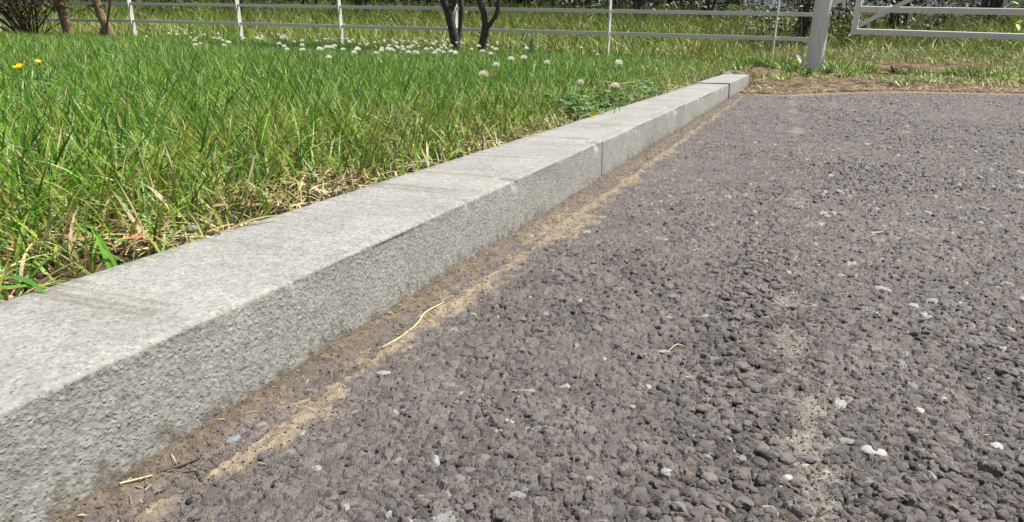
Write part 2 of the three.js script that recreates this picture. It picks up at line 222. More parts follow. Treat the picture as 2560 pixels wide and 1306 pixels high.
// the rest of the stones in the binder, and loose grit, too many to pick out one by one
{
  const r = rng(75), shapes = []; for (let v = 0; v < 5; v++) { const g = new THREE.IcosahedronGeometry(1, 1), p = g.attributes.position, ax = 0.8 + 0.5 * r(), az = 0.7 + 0.4 * r(); for (let i = 0; i < p.count; i++) { const x = p.getX(i), y = p.getY(i), z = p.getZ(i), n = 0.84 + 0.7 * (fbm(x * 1.2 + v * 7 + 20, y * 1.4 + z * 1.7 + 20, 2, 90 + v) - 0.5); p.setXYZ(i, x * n * ax, y * n * 0.6, z * n * az); } g.computeVertexNormals(); shapes.push(g); }
  const fill = (name, n, mat, f) => { const M = shapes.map(() => []), C = shapes.map(() => []), m = new THREE.Matrix4(), q = new THREE.Quaternion(), e = new THREE.Euler(); let left = n, guard = n * 12; while (left > 0 && guard-- > 0) { const k = f(); if (!k) continue; left--; const v = Math.floor(r() * 5); e.set(-SLOPE + (r() - 0.5) * 0.5, r() * 6.283, (r() - 0.5) * 0.5, 'XYZ'); q.setFromEuler(e); m.compose(PW(k.X, k.y, k.G), q, V(k.s, k.s, k.s)); M[v].push(...m.elements); C[v].push(...k.c); }
    shapes.forEach((g, v) => { const c = M[v].length / 16, o = new THREE.InstancedMesh(g, mat, c); o.instanceMatrix.array.set(M[v]); o.instanceColor = new THREE.InstancedBufferAttribute(new Float32Array(C[v]), 3); o.name = name; o.userData.kind = 'stuff'; o.castShadow = o.receiveShadow = true; road.add(o); }); };
  const bt = asphaltBump.clone(), mt = asphaltGrain.clone(); bt.repeat.set(0.55, 0.3); mt.repeat.set(0.5, 0.3); bt.needsUpdate = mt.needsUpdate = true; const mat = std({ color: rgb(1.25, 1.25, 1.25), roughness: 0.74, map: mt, bumpMap: bt, bumpScale: 0.00045 });
  fill('aggregate', 38000, mat, () => { const G = 0.2 * Math.exp(2.8 * r()), X = lerp(KX0 + KM * G + 0.02, 0.82 * G + 0.08, r()), q = roadAt(X, G); if ((q.fill > 0.5 && r() < 0.85) || r() > 0.10 + 0.80 * q.coarse) return null; const s = (0.0012 + 0.0030 * Math.pow(r(), 2.0) * (0.4 + 0.7 * q.coarse)) * (1 + 0.45 * G), k = (0.52 + 0.66 * r()) * (r() < 0.004 ? 2.0 : 1), wm = 0.94 + 0.14 * r(); return { X, G, s, y: q.h - s * (0.48 - 0.24 * q.coarse), c: [q.c[0] * k * wm, q.c[1] * k, q.c[2] * k / wm] }; });
  const sand = [[0.40, 0.30, 0.19], [0.30, 0.22, 0.14], [0.20, 0.15, 0.11], [0.34, 0.29, 0.22], [0.16, 0.14, 0.13], [0.13, 0.11, 0.10]];
  fill('grit', 22000, mat, () => { let X, G; if (r() < 0.72) { const t = 0.2 + 3.3 * Math.pow(r(), 1.9), d = -0.002 - 0.07 * Math.pow(r(), 1.4), k = KT(t, d); X = k[0]; G = k[1]; } else { G = 0.24 + 1.3 * Math.pow(r(), 1.6); X = seamX(G) + 0.016 * (r() + r() + r() - 1.5) * 1.6; } const q = roadAt(X, G), s = (0.0002 + 0.0007 * Math.pow(r(), 2.6)) * (1 + 0.4 * G), k = 0.6 + 0.5 * r(), c = sand[Math.floor(r() * 6)]; return { X, G, s, y: q.h + s * 0.2, c: [c[0] * k, c[1] * k, c[2] * k] }; });
}
top(road, 'worn dark grey asphalt road with coarse stones and a pale dusty seam', 'road', null, 'structure');

// ---------------------------------------------------------------- kerb
const kerb = grp('kerb');
{
  const Hk = 0.0625, Wd = 0.128;
  // profile from the foot of the face, over the top, down the back: [behind, up]
  const prof = []; for (let i = 0; i <= 16; i++) prof.push([0, lerp(-0.06, Hk - 0.0038, i / 16)]);
  for (let i = 1; i <= 5; i++) { const a = i / 5 * Math.PI / 2; prof.push([0.0038 * (1 - Math.cos(a)), Hk - 0.0038 + 0.0038 * Math.sin(a)]); }
  for (let i = 1; i <= 18; i++) prof.push([lerp(0.0038, Wd - 0.006, i / 18), Hk]);
  for (let i = 1; i <= 3; i++) { const a = i / 3 * Math.PI / 2; prof.push([Wd - 0.006 + 0.006 * Math.sin(a), Hk - 0.006 + 0.006 * Math.cos(a)]); }
  prof.push([Wd, -0.06]);
  let len = [0]; for (let i = 1; i < prof.length; i++) len.push(len[i - 1] + Math.hypot(prof[i][0] - prof[i - 1][0], prof[i][1] - prof[i - 1][1]));
  const J0 = 1.152; // distance along the kerb of the first joint in view
  const ends = [J0 - 2 * 0.921, J0 - 0.921, J0, J0 + 0.921, J0 + 1.842, J0 + 2.745];
  for (let b = 0; b < ends.length - 1; b++) {
    const t0 = ends[b] + 0.0036, t1 = ends[b + 1] - 0.0036, nT = b === 1 ? 420 : 160, tint = [1, 0.98, 1.02, 1.04, 1.05][b], dy = [0, 0, -0.0012, -0.0030, 0.0016][b], dd = [0, 0, 0.001, 0.0025, -0.002][b];
    const shell = grid(prof.length, nT, (i, j) => {
      const t = lerp(t0, t1, j / (nT - 1)); let [d, y] = prof[i]; const ed = Math.min(t - t0, t1 - t), arr = i > 15 && i < 24 ? 1 : 0;
      const rd = 0.0016 * Math.pow(Math.max(0, 1 - ed / 0.003), 2);
      const chip = arr * (0.0022 * (fbm(t * 70, 3, 4, 401 + b) - 0.45) + 0.006 * sstep(0.64, 0.8, fbm(t * 34, 9, 3, 420 + b)));
      const sx = 0.0007 * (fbm(t * 90, len[i] * 90, 3, 430 + b) - 0.5) + 0.0024 * (fbm(t * 7, len[i] * 8, 2, 431 + b) - 0.5);
      if (i <= 16) d += sx + 0.01 * Math.max(0, y) * 0.6; else if (i >= 22 && i <= 39) y += sx;
      d += chip * 0.7 + (i <= 20 ? rd : 0); y -= chip * 0.7 + (i > 18 ? rd : 0);
      d += dd; y += dy;
      const [X, G] = KT(t, d);
      // earth splashed and caked on the foot of the face: grains with a ragged edge
      const n = 0.35 * fbm(t * 55, y * 70, 3, 440) + 0.65 * fbm(t * 260, y * 260, 2, 441), tall = 0.005 + 0.012 * fbm(t * 4.2, 1, 3, 442);
      const dirt = i <= 20 ? sstep(0.50, 0.66, n + 0.34 * (1 - clamp(y / tall)) - 0.04) * (y < tall * 1.6 ? 1 : 0) : 0;
      const back = i > 24 ? sstep(0.55, 0.72, n + 0.25 * sstep(Wd - 0.025, Wd, d) - 0.02) : 0;
      const st = sstep(0.60, 0.70, fbm(t * 9, len[i] * 16, 4, 450)) * 0.10;
      const base = tint * (1 - st);
      return { p: PW(X, y, G), u: t + b * 0.31, v: len[i] + b * 0.17, c: [lerp(lerp(base, 0.30, dirt * 0.65), 0.55, back * 0.5), lerp(lerp(base, 0.225, dirt * 0.65), 0.46, back * 0.5), lerp(lerp(base * 0.985, 0.15, dirt * 0.65), 0.35, back * 0.5)] };
    });
    const capAt = (t, flip) => { // end face
      const P = [], U = [], C = [], I = []; prof.forEach(([d, y], i) => { const [X, G] = KT(t, d + dd + (i <= 20 ? 0.0016 : 0)); const p = PW(X, y + dy - (i > 18 ? 0.0016 : 0), G); P.push(p.x, p.y, p.z); U.push(d, y); C.push(0.9 * tint, 0.9 * tint, 0.88 * tint); });
      for (let i = 1; i < prof.length - 1; i++) flip ? I.push(0, i + 1, i) : I.push(0, i, i + 1);
      const g = new THREE.BufferGeometry(); g.setAttribute('position', new THREE.Float32BufferAttribute(P, 3)); g.setAttribute('uv', new THREE.Float32BufferAttribute(U, 2)); g.setAttribute('color', new THREE.Float32BufferAttribute(C, 3)); g.setIndex(I); g.computeVertexNormals(); return g;
    };
    mesh('kerb_stone', mergeGeometries([shell, capAt(t0, true), capAt(t1, false)]), concreteMat, kerb);
  }
  // rough lump of haunching concrete left at the kerb's end
  const g = new THREE.IcosahedronGeometry(0.06, 5), p = g.attributes.position, cc = [];
  for (let i = 0; i < p.count; i++) { const v = V(p.getX(i), p.getY(i), p.getZ(i)), n = 1 + 0.5 * (fbm(v.x * 30 + 9, v.y * 30 + v.z * 22 + 9, 4, 461) - 0.5); p.setXYZ(i, v.x * n * 0.62, v.y * n * 1.0, v.z * n * 1.5); cc.push(0.85, 0.80, 0.70); }
  g.setAttribute('color', new THREE.Float32BufferAttribute(cc, 3)); g.computeVertexNormals();
  const o = mesh('concrete_lump', g, concreteMat, kerb); const [X, G] = KT(J0 + 2.81, 0.085); o.position.copy(PW(X, 0.018, G)); o.rotation.y = 0.9; tag(o, 'broken pale lump of concrete at the end of the kerb');
}
top(kerb, 'pale grey concrete kerb between the lawn and the asphalt', 'kerb', null, 'structure');

// ---------------------------------------------------------------- lawn soil, verge, far ground
{
  const g = grid(330, 170, (i, j) => {
    const t = -2.5 + 21 * Math.pow(i / 329, 1.7) , d = 0.118 + 15 * Math.pow(j / 169, 2.6), [X, G] = KT(t, d), x = X, z = -G * CS;
    const cr = 0.010 * (fbm(x * 45, z * 45, 3, 500) - 0.45) + 0.03 * (fbm(x * 2.5, z * 2.5, 2, 501) - 0.5) * sstep(0.15, 0.8, d);
    const q = fbm(x * 20, z * 20, 3, 510), k = sstep(0.4, 0.65, q);
    return { p: V(x, lawnY(x, z) + cr - 0.004, z), u: X, v: G, c: [lerp(0.060, 0.16, k), lerp(0.042, 0.115, k), lerp(0.028, 0.07, k)] };
  });
  top(mesh('lawn', g, soilMat), 'earth of the lawn under the grass', 'lawn', null, 'structure');
  const g2 = grid(300, 200, (i, j) => {
    const G = 3.02 + 16 * Math.pow(j / 199, 2.2), x0 = KX0 + KM * G - (G > 3.66 ? 0.14 : 0.004), X = lerp(x0, x0 + 14, Math.pow(i / 299, 1.6)), x = X, z = -G * CS;
    const out = G - roadEnd(X), under = out < 0 ? -0.03 : 0.004;
    const cr = 0.020 * (fbm(x * 26, z * 26, 4, 520) - 0.4) + 0.02 * (fbm(x * 5, z * 5, 2, 521) - 0.5);
    const q = fbm(x * 16, z * 16, 4, 530), k = sstep(0.38, 0.66, q), red = sstep(0.45, 0.6, fbm(x * 3, z * 3, 2, 531));
    return { p: V(x, vergeY(x, z) + under + cr * (under > 0 ? sstep(0, 0.5, out) : 0), z), u: X, v: G, c: G > 7.4 ? [0.07, 0.065, 0.03] : [lerp(0.080, 0.36, k), lerp(0.055, 0.255 - 0.02 * red, k), lerp(0.038, 0.165 - 0.02 * red, k)] };
  });
  top(mesh('verge', g2, soilMat), 'bare brown earth strip between the asphalt and the gate', 'verge', null, 'structure');
  const far = new THREE.PlaneGeometry(500, 500, 4, 4); far.rotateX(-Math.PI / 2); const n = far.attributes.position.count, cc = []; for (let i = 0; i < n; i++) cc.push(0.07, 0.085, 0.03); far.setAttribute('color', new THREE.Float32BufferAttribute(cc, 3));
  const uv = far.attributes.uv; for (let i = 0; i < n; i++) uv.setXY(i, uv.getX(i) * 500, uv.getY(i) * 500);
  const o = mesh('ground', far, soilMat); o.position.y = -0.80; top(o, 'wide green field that runs on to the horizon', 'ground', null, 'structure');
  const wt = new THREE.CircleGeometry(1, 64); wt.rotateX(-Math.PI / 2); const water = mesh('pond', wt, std({ color: rgb(0.05, 0.07, 0.07), roughness: 0.06, metalness: 0, bumpMap: soilBump, bumpScale: 0.0 }));
  water.scale.set(9, 1, 16); water.position.set(19, -0.78, -36); top(water, 'still pond far behind the shrubs reflecting the pale sky', 'pond', null, 'structure');
}

// ---------------------------------------------------------------- grass
function bladeGeo(bend, twist, fold, seed, segs = 6, taper = 1.7) {
  const r = rng(seed), n = segs + 1, P = [], I = [], U = []; let y = 0, z = 0, a = 0.03 + 0.1 * r();
  for (let j = 0; j < n; j++) {
    const t = j / segs, w = 0.5 * (1 - Math.pow(t, taper)) * (0.75 + 0.5 * Math.sin(Math.min(1, t * 1.6) * Math.PI * 0.6)), tw = twist * t;
    if (j) { const add = fold && Math.abs(t - fold) < 0.5 / segs ? 1.5 : bend / segs * (0.5 + t); a += add; y += Math.cos(a) / segs; z += Math.sin(a) / segs; }
    const cx = Math.cos(tw) * w, cz = Math.sin(tw) * w * 0.045;
    P.push(-cx, y, z - cz, cx, y, z + cz); U.push(0, t, 1, t);
    if (j) { const k = (j - 1) * 2; I.push(k, k + 1, k + 2, k + 1, k + 3, k + 2); }
  }
  const g = new THREE.BufferGeometry(); g.setAttribute('position', new THREE.Float32BufferAttribute(P, 3)); g.setAttribute('uv', new THREE.Float32BufferAttribute(U, 2)); g.setIndex(I); g.computeVertexNormals(); return g;
}
const blades = [bladeGeo(0.25, 0.3, 0, 1), bladeGeo(0.6, -0.5, 0, 2), bladeGeo(0.95, 0.8, 0, 3), bladeGeo(1.4, -0.6, 0, 4), bladeGeo(0.15, 1.2, 0, 5), bladeGeo(0.4, 0.4, 0.6, 6, 8), bladeGeo(1.9, 0.5, 0, 7, 8), bladeGeo(0.5, -1.6, 0, 8)];
const _m = new THREE.Matrix4(), _q = new THREE.Quaternion(), _e = new THREE.Euler(), _c = new THREE.Color();
class Strew {                                              // collects matrices and colours per shape
  constructor(shapes) { this.shapes = shapes; this.m = shapes.map(() => []); this.c = shapes.map(() => []); }
  add(k, p, yaw, tilt, w, l, c, roll = 0) { _e.set(tilt, yaw, roll, 'YXZ'); _q.setFromEuler(_e); _m.compose(p, _q, V(w, l, l)); this.m[k].push(..._m.elements); this.c[k].push(c[0], c[1], c[2]); }
  build(name, part, mat, label, category) {
    const g = grp(name);
    this.shapes.forEach((s, k) => { const n = this.m[k].length / 16; if (!n) return; const o = new THREE.InstancedMesh(s, mat, n); o.instanceMatrix.array.set(this.m[k]); o.instanceColor = new THREE.InstancedBufferAttribute(new Float32Array(this.c[k]), 3); o.name = part; o.userData.kind = 'stuff'; g.add(o); });
    return label ? top(g, label, category, null, 'stuff') : g;
  }
}
const greens = [[0.140, 0.385, 0.014], [0.190, 0.430, 0.017], [0.085, 0.265, 0.018], [0.250, 0.480, 0.022], [0.130, 0.315, 0.044], [0.310, 0.480, 0.032], [0.052, 0.175, 0.016]];
const yellows = [[0.32, 0.38, 0.05], [0.42, 0.41, 0.10], [0.28, 0.37, 0.05]], straws = [[0.50, 0.41, 0.22], [0.60, 0.50, 0.30], [0.42, 0.31, 0.16], [0.36, 0.29, 0.13], [0.30, 0.20, 0.11], [0.22, 0.13, 0.07]];
const pick = (a, r) => a[Math.floor(r() * a.length)];
const vary = (c, r, k = 0.3) => { const f = 1 - k / 2 + k * r(), w = 1 + 0.16 * (r() - 0.5); return [c[0] * f * w, c[1] * f, c[2] * f]; };
{
  const r = rng(101), S = new Strew(blades), T = new Strew(blades);
  const zones = [[0.25, 0.75, 52000], [0.75, 1.5, 38000], [1.5, 3, 20000], [3, 5.2, 10000], [5.2, 9.6, 5000]];
  for (const [R0, R1, den] of zones) {
    const th0 = -0.84, th1 = 0.62, n = Math.round(den * (th1 - th0) / 2 * (R1 * R1 - R0 * R0));
    for (let i = 0; i < n; i++) {
      const R = Math.sqrt(lerp(R0 * R0, R1 * R1, r())), th = lerp(th0, th1, r()), x = R * Math.sin(th), z = -R * Math.cos(th), G = -z / CS, d = perpOf(x, G);
      if (d < 0.131 || z < fenceZ(x) - 0.25 || (G > 3.66 && d < 0.2)) continue;
      const e = d - 0.128, tn = fbm(x * 9, z * 9, 3, 600), en = e + 0.10 * (tn - 0.5) * 1.3, lush = sstep(0.0, 0.16 + 0.10 * (fbm(x * 2, z * 2, 2, 605) - 0.2), en);
      if (r() > 0.10 + 0.90 * lush * (0.55 + 0.45 * sstep(0.3, 0.5, tn))) continue;
      const tall = fbm(x * 3.3, z * 3.3, 2, 610), lod = 1 + 0.55 * sstep(1.2, 6, R);
      let l = (0.036 + 0.052 * r() * (0.6 + 0.8 * tall) + (r() < 0.05 ? 0.03 * r() : 0)) * lerp(0.62, 1.05, lush) * 1.05, w = (0.0015 + 0.0018 * r() * r()) * lod * (r() < 0.04 ? 1.7 : 1);
      const y = lawnY(x, z) - 0.002, u = r(), yel = 0.20 + 0.45 * (1 - sstep(0.02, 0.45, en)) + 0.12 * sstep(0.5, 0.65, fbm(x * 1.6 + 4, z * 1.6, 3, 620));
      const c = vary(u < 0.07 + 0.20 * (1 - lush) ? pick(straws, r) : u < yel ? pick(yellows, r) : pick(greens, r), r, 0.7);
      const lean = 0.1 + 0.75 * r() * r() + (r() < 0.15 ? 0.5 : 0), k = r() < 0.06 ? 5 : r() < 0.1 ? 6 : Math.floor(r() * 5);
      S.add(k === 5 && r() < 0.4 ? 7 : k, V(x, y, z), r() * 6.283, lean, w, l, c);
    }
    // dead thatch lying on the earth
    const nt = Math.round(den * 0.30 * (th1 - th0) / 2 * (R1 * R1 - R0 * R0) * (R0 > 2.9 ? 0.25 : 1));
    for (let i = 0; i < nt; i++) {
      const R = Math.sqrt(lerp(R0 * R0, R1 * R1, r())), th = lerp(th0, th1, r()), x = R * Math.sin(th), z = -R * Math.cos(th), G = -z / CS, d = perpOf(x, G);
      if (d < 0.124 || z < fenceZ(x) || (G > 3.66 && d < 0.2)) continue; const e = d - 0.128; if (r() > 0.30 + 0.7 * sstep(0.4, 0.05, e)) continue;
      const hgt = 0.004 + 0.014 * r() * r(), bare = fbm(x * 13, z * 13, 2, 630); if (bare > 0.62 && e < 0.12) continue;
      T.add([2, 3, 6, 1, 5][Math.floor(r() * 5)], V(x, lawnY(x, z) + hgt, z), r() * 6.283, 1.25 + 0.4 * (r() - 0.5), 0.0012 + 0.0016 * r(), 0.02 + 0.045 * r(), vary(pick(straws, r), r, 0.5), (r() - 0.5) * 1.2);
    }
  }
  // a few long blades that hang over the kerb at the near corner
  for (let i = 0; i < 16; i++) { const t = 0.16 + 0.22 * r(), d = 0.145 + 0.05 * r(), [X, G] = KT(t, d), z = -G * CS; S.add([2, 3, 1, 6][i % 4], V(X, lawnY(X, z), z), Math.PI * (0.15 + 0.7 * r()), 0.5 + 0.5 * r(), 0.0034 + 0.0018 * r(), 0.06 + 0.06 * r(), vary(pick(greens, r), r, 0.4)); }
  S.build('lawn_grass', 'grass_blades', grassMat, 'thick green lawn grass behind the kerb', 'grass');
  T.build('dry_thatch', 'dry_blades', strawMat, 'pale dead grass lying on the earth along the kerb', 'dry grass');
}
// tall meadow beyond the fence
{
  const r = rng(202), S = new Strew(blades), stalk = sweepStalk();
  function sweepStalk() { const s = new THREE.CylinderGeometry(0.0011, 0.0016, 1, 4, 6); s.translate(0, 0.5, 0); const p = s.attributes.position; for (let i = 0; i < p.count; i++) p.setZ(i, p.getZ(i) + 0.10 * Math.pow(p.getY(i), 2.2)); const h = new THREE.CylinderGeometry(0.0015, 0.004, 0.16, 6, 3); h.translate(0, 1.0, 0.10); h.rotateX(0.0); const g = mergeGeometries([s, h]); g.computeVertexNormals(); return g; }
  const Q = new Strew([stalk]);
  for (let i = 0; i < 150000; i++) {
    const x = lerp(-13, 12, r()), back = lerp(5.5, 7.5, sstep(1.5, 3, x)) * Math.pow(r(), 1.35), z = fenceZ(x) - 0.05 - back + 0.25 * (r() - 0.5); if (x > 2.25 && back < 1.3 + 0.8 * fbm(x * 2, 3, 2, 705)) continue;
    if (Math.abs(x) > 0.95 * -z + 1.5) continue;
    const cl = fbm(x * 2.6, z * 2.6, 3, 700), right = sstep(1.2, 3.0, x); if (r() > 0.35 + 0.9 * cl - 0.25 * right) continue;
    const l = (0.12 + 0.24 * r() * (0.5 + cl) + 0.20 * sstep(0.5, 4, back)) * lerp(0.85, 0.34 + 0.36 * sstep(1.5, 4.5, back), right) * sstep(-0.3, 0.5, back + 0.15), u = r();
    const dry = 0.20 + 0.30 * sstep(0.45, 0.62, fbm(x * 0.9, z * 0.9, 3, 710));
    const c = vary(u < dry * 0.45 ? pick(straws, r) : u < dry + 0.30 ? pick(yellows, r) : pick(greens, r), r, 0.4);
    S.add(Math.floor(r() * 5), V(x, groundY(x, z) - 0.01, z), r() * 6.283, 0.05 + 0.42 * r(), 0.0045 + 0.0035 * r(), Math.max(0.07, l), c);
  }
  for (let i = 0; i < 900; i++) { const x = lerp(-12, 11, r()), back = 0.3 + 4.5 * r(), z = fenceZ(x) - back; if (Math.abs(x) > 0.95 * -z + 1.5) continue; _e.set(0.25 * (r() - 0.5), r() * 6.28, 0.25 * (r() - 0.5)); const l = 0.30 + 0.35 * r(); Q.add(0, V(x, groundY(x, z), z), r() * 6.28, 0.18 * r(), 1.0, l, vary(pick([[0.50, 0.40, 0.20], [0.42, 0.30, 0.17], [0.34, 0.34, 0.14], [0.40, 0.26, 0.16]], r), r, 0.3)); }
  S.build('meadow_grass', 'grass_blades', grassMat, 'tall yellowing meadow grass beyond the white fence', 'grass');
  Q.build('seed_stalks', 'stalks', strawMat, 'dry seed stalks standing in the meadow grass', 'grass');
}
// tufts and litter on the verge in front of the gate
{
  const r = rng(303), S = new Strew(blades), T = new Strew(blades);
  const tufts = [[2.02, -5.42, 0.16, 260, 0.14], [1.86, -5.62, 0.2, 240, 0.14], [2.35, -5.5, 0.16, 260, 0.13], [2.55, -5.62, 0.22, 300, 0.13], [1.62, -5.15, 0.14, 160, 0.09], [2.42, -5.05, 0.10, 110, 0.07], [2.72, -4.95, 0.08, 90, 0.07], [2.95, -4.75, 0.12, 150, 0.08], [3.0, -4.35, 0.12, 120, 0.07], [2.25, -4.85, 0.06, 60, 0.06], [2.14, -5.02, 0.05, 50, 0.06], [1.95, -4.75, 0.07, 60, 0.05], [3.4, -4.3, 0.14, 130, 0.07], [2.60, -4.62, 0.09, 70, 0.05], [3.2, -5.0, 0.2, 220, 0.1], [1.45, -3.95, 0.06, 60, 0.06], [1.30, -3.78, 0.04, 34, 0.05]];
  for (let i = 0; i < 46; i++) { const X = lerp(1.5, 4.6, r()), G = roadEnd(X) + 0.25 + 1.8 * r(); tufts.push([X, -G * CS, 0.04 + 0.08 * r(), 20 + 60 * r(), 0.03 + 0.05 * r()]); }
  for (const [tx, tz, R, n, hgt] of tufts) for (let i = 0; i < n * 1.5; i++) { const a = r() * 6.283, q = R * Math.sqrt(r()), x = tx + q * Math.cos(a), z = tz + q * Math.sin(a); S.add(Math.floor(r() * 5), V(x, groundY(x, z), z), a + 1.57 + (r() - 0.5), 0.1 + 0.6 * r(), 0.003 + 0.0025 * r(), hgt * (0.5 + 0.8 * r()), vary(r() < 0.35 ? pick(yellows, r) : pick([[0.24, 0.40, 0.03], [0.30, 0.44, 0.04], [0.20, 0.36, 0.03]], r), r, 0.35)); }
  for (let i = 0; i < 52000; i++) { const G = 3.45 + 3.9 * r(), X = lerp(KX0 + KM * G - 0.1, KX0 + KM * G + 5, r()), z = -G * CS, m = fbm(X * 2.1 + 7, z * 2.1, 3, 800); if (m < 0.43 - 0.16 * sstep(4.6, 5.8, G) || r() > 0.75) continue; const past = G - (5.42 - 0.6 * (X - 2.47)); if (X > 1.3 && past < -0.35 && m < 0.54) continue; if (X > 2.2 && past < 1.4 && (m < 0.46 || r() < 0.3)) continue; S.add(Math.floor(r() * 5), V(X, groundY(X, z), z), r() * 6.283, 0.1 + 0.7 * r(), 0.003 + 0.002 * r(), 0.022 + 0.055 * r() * sstep(4.2, 6.2, G) + 0.025 * r(), vary(r() < 0.3 ? pick(straws, r) : r() < 0.5 ? pick(yellows, r) : pick([[0.24, 0.38, 0.035], [0.20, 0.32, 0.035]], r), r, 0.4)); }
  for (let i = 0; i < 6500; i++) { const q = r(), X = lerp(0.95, 5, r()), G = roadEnd(X) - 0.03 + (q < 0.30 ? 0.5 * r() * r() : 2.4 * r()), z = -G * CS; if (perpOf(X, G) > (G > 3.7 ? 0.12 : -0.004)) continue; T.add([2, 3, 6, 1, 5][Math.floor(r() * 5)], V(X, groundY(X, z) + 0.004 + 0.010 * r(), z), r() * 6.283, 1.2 + 0.5 * (r() - 0.5), 0.0014 + 0.0018 * r(), 0.03 + 0.07 * r(), vary(pick([[0.42, 0.31, 0.16], [0.30, 0.20, 0.11], [0.50, 0.41, 0.22], [0.22, 0.15, 0.09]], r), r, 0.6), (r() - 0.5) * 1.4); }
  for (let i = 0; i < 520; i++) { const t = 0.2 + 3.4 * Math.pow(r(), 1.5), d = -0.004 - 0.07 * r() * r(), [X, G] = KT(t, d); T.add(Math.floor(r() * 4), PW(X, roadAt(X, G).h + 0.0008 + 0.001 * r(), G), r() * 6.283, 1.5, 0.0004 + 0.0005 * r(), 0.004 + 0.011 * r() * r(), vary(pick([[0.42, 0.33, 0.18], [0.30, 0.21, 0.12], [0.22, 0.16, 0.10], [0.50, 0.42, 0.25]], r), r, 0.6), (r() - 0.5)); }
  for (let i = 0; i < 160; i++) { const G = 0.28 + 2.4 * r(), X = lerp(KX0 + KM * G + 0.05, 0.8 * G + 0.05, r()); T.add(Math.floor(r() * 4), PW(X, roadAt(X, G).h + 0.001, G), r() * 6.283, 1.52, 0.0005 + 0.0004 * r(), 0.004 + 0.009 * r(), vary(pick(straws, r), r, 0.4), 0.4 * (r() - 0.5)); }
  S.build('verge_grass', 'grass_blades', grassMat, 'short yellow green tufts growing on the earth by the gate', 'grass');
  T.build('straw_litter', 'dry_blades', strawMat, 'scattered straw and dead grass on the earth and in the gutter', 'straw');
}

// ---------------------------------------------------------------- fence
{
  const f = grp('estate_fence', V(0, 0, 0)), rails = [-0.198, -0.026, 0.16, 0.37, 0.60], RH = 0.027, RT = 0.011;
  const posts = fencePts.slice(0, 8);
  const bar = (a, b, h, t, dy) => { const L = Math.hypot(b[0] - a[0], b[1] - a[1]), g = new THREE.BoxGeometry(L, h, t, 6, 2, 1); const uv = g.attributes.uv; for (let i = 0; i < uv.count; i++) uv.setXY(i, uv.getX(i) * L * 0.35 + a[0], uv.getY(i) * h); g.rotateY(-Math.atan2(b[1] - a[1], b[0] - a[0])); g.translate((a[0] + b[0]) / 2, dy, (a[1] + b[1]) / 2); return g; };
  posts.forEach(([x, z], i) => {
    const [nx, nz] = fencePts[i + 1], a = -Math.atan2(nz - z, nx - x), yb = groundY(x, z) - 0.12, H = 0.70 - yb;
    const s = new THREE.Shape(); const w = 0.024, R = 0.012; s.moveTo(-w, 0); s.lineTo(w, 0); s.lineTo(w, H - R); s.quadraticCurveTo(w, H, w - R, H); s.lineTo(-w + R, H); s.quadraticCurveTo(-w, H, -w, H - R); s.closePath();
    const g = new THREE.ExtrudeGeometry(s, { depth: 0.008, bevelEnabled: true, bevelThickness: 0.001, bevelSize: 0.001, bevelSegments: 1 }); g.translate(0, 0, -0.004); g.rotateY(Math.PI / 2 + a);
    const o = mesh('post', g, paintMat, f); o.position.set(x, yb, z);
  });
  for (const y of rails) for (let i = 0; i < fencePts.length - 1; i++) mesh('rail', bar(fencePts[i], fencePts[i + 1], RH, RT, y), paintMat, f);
  top(f, 'white metal rail fence between the lawn and the tall meadow grass', 'fence');
}
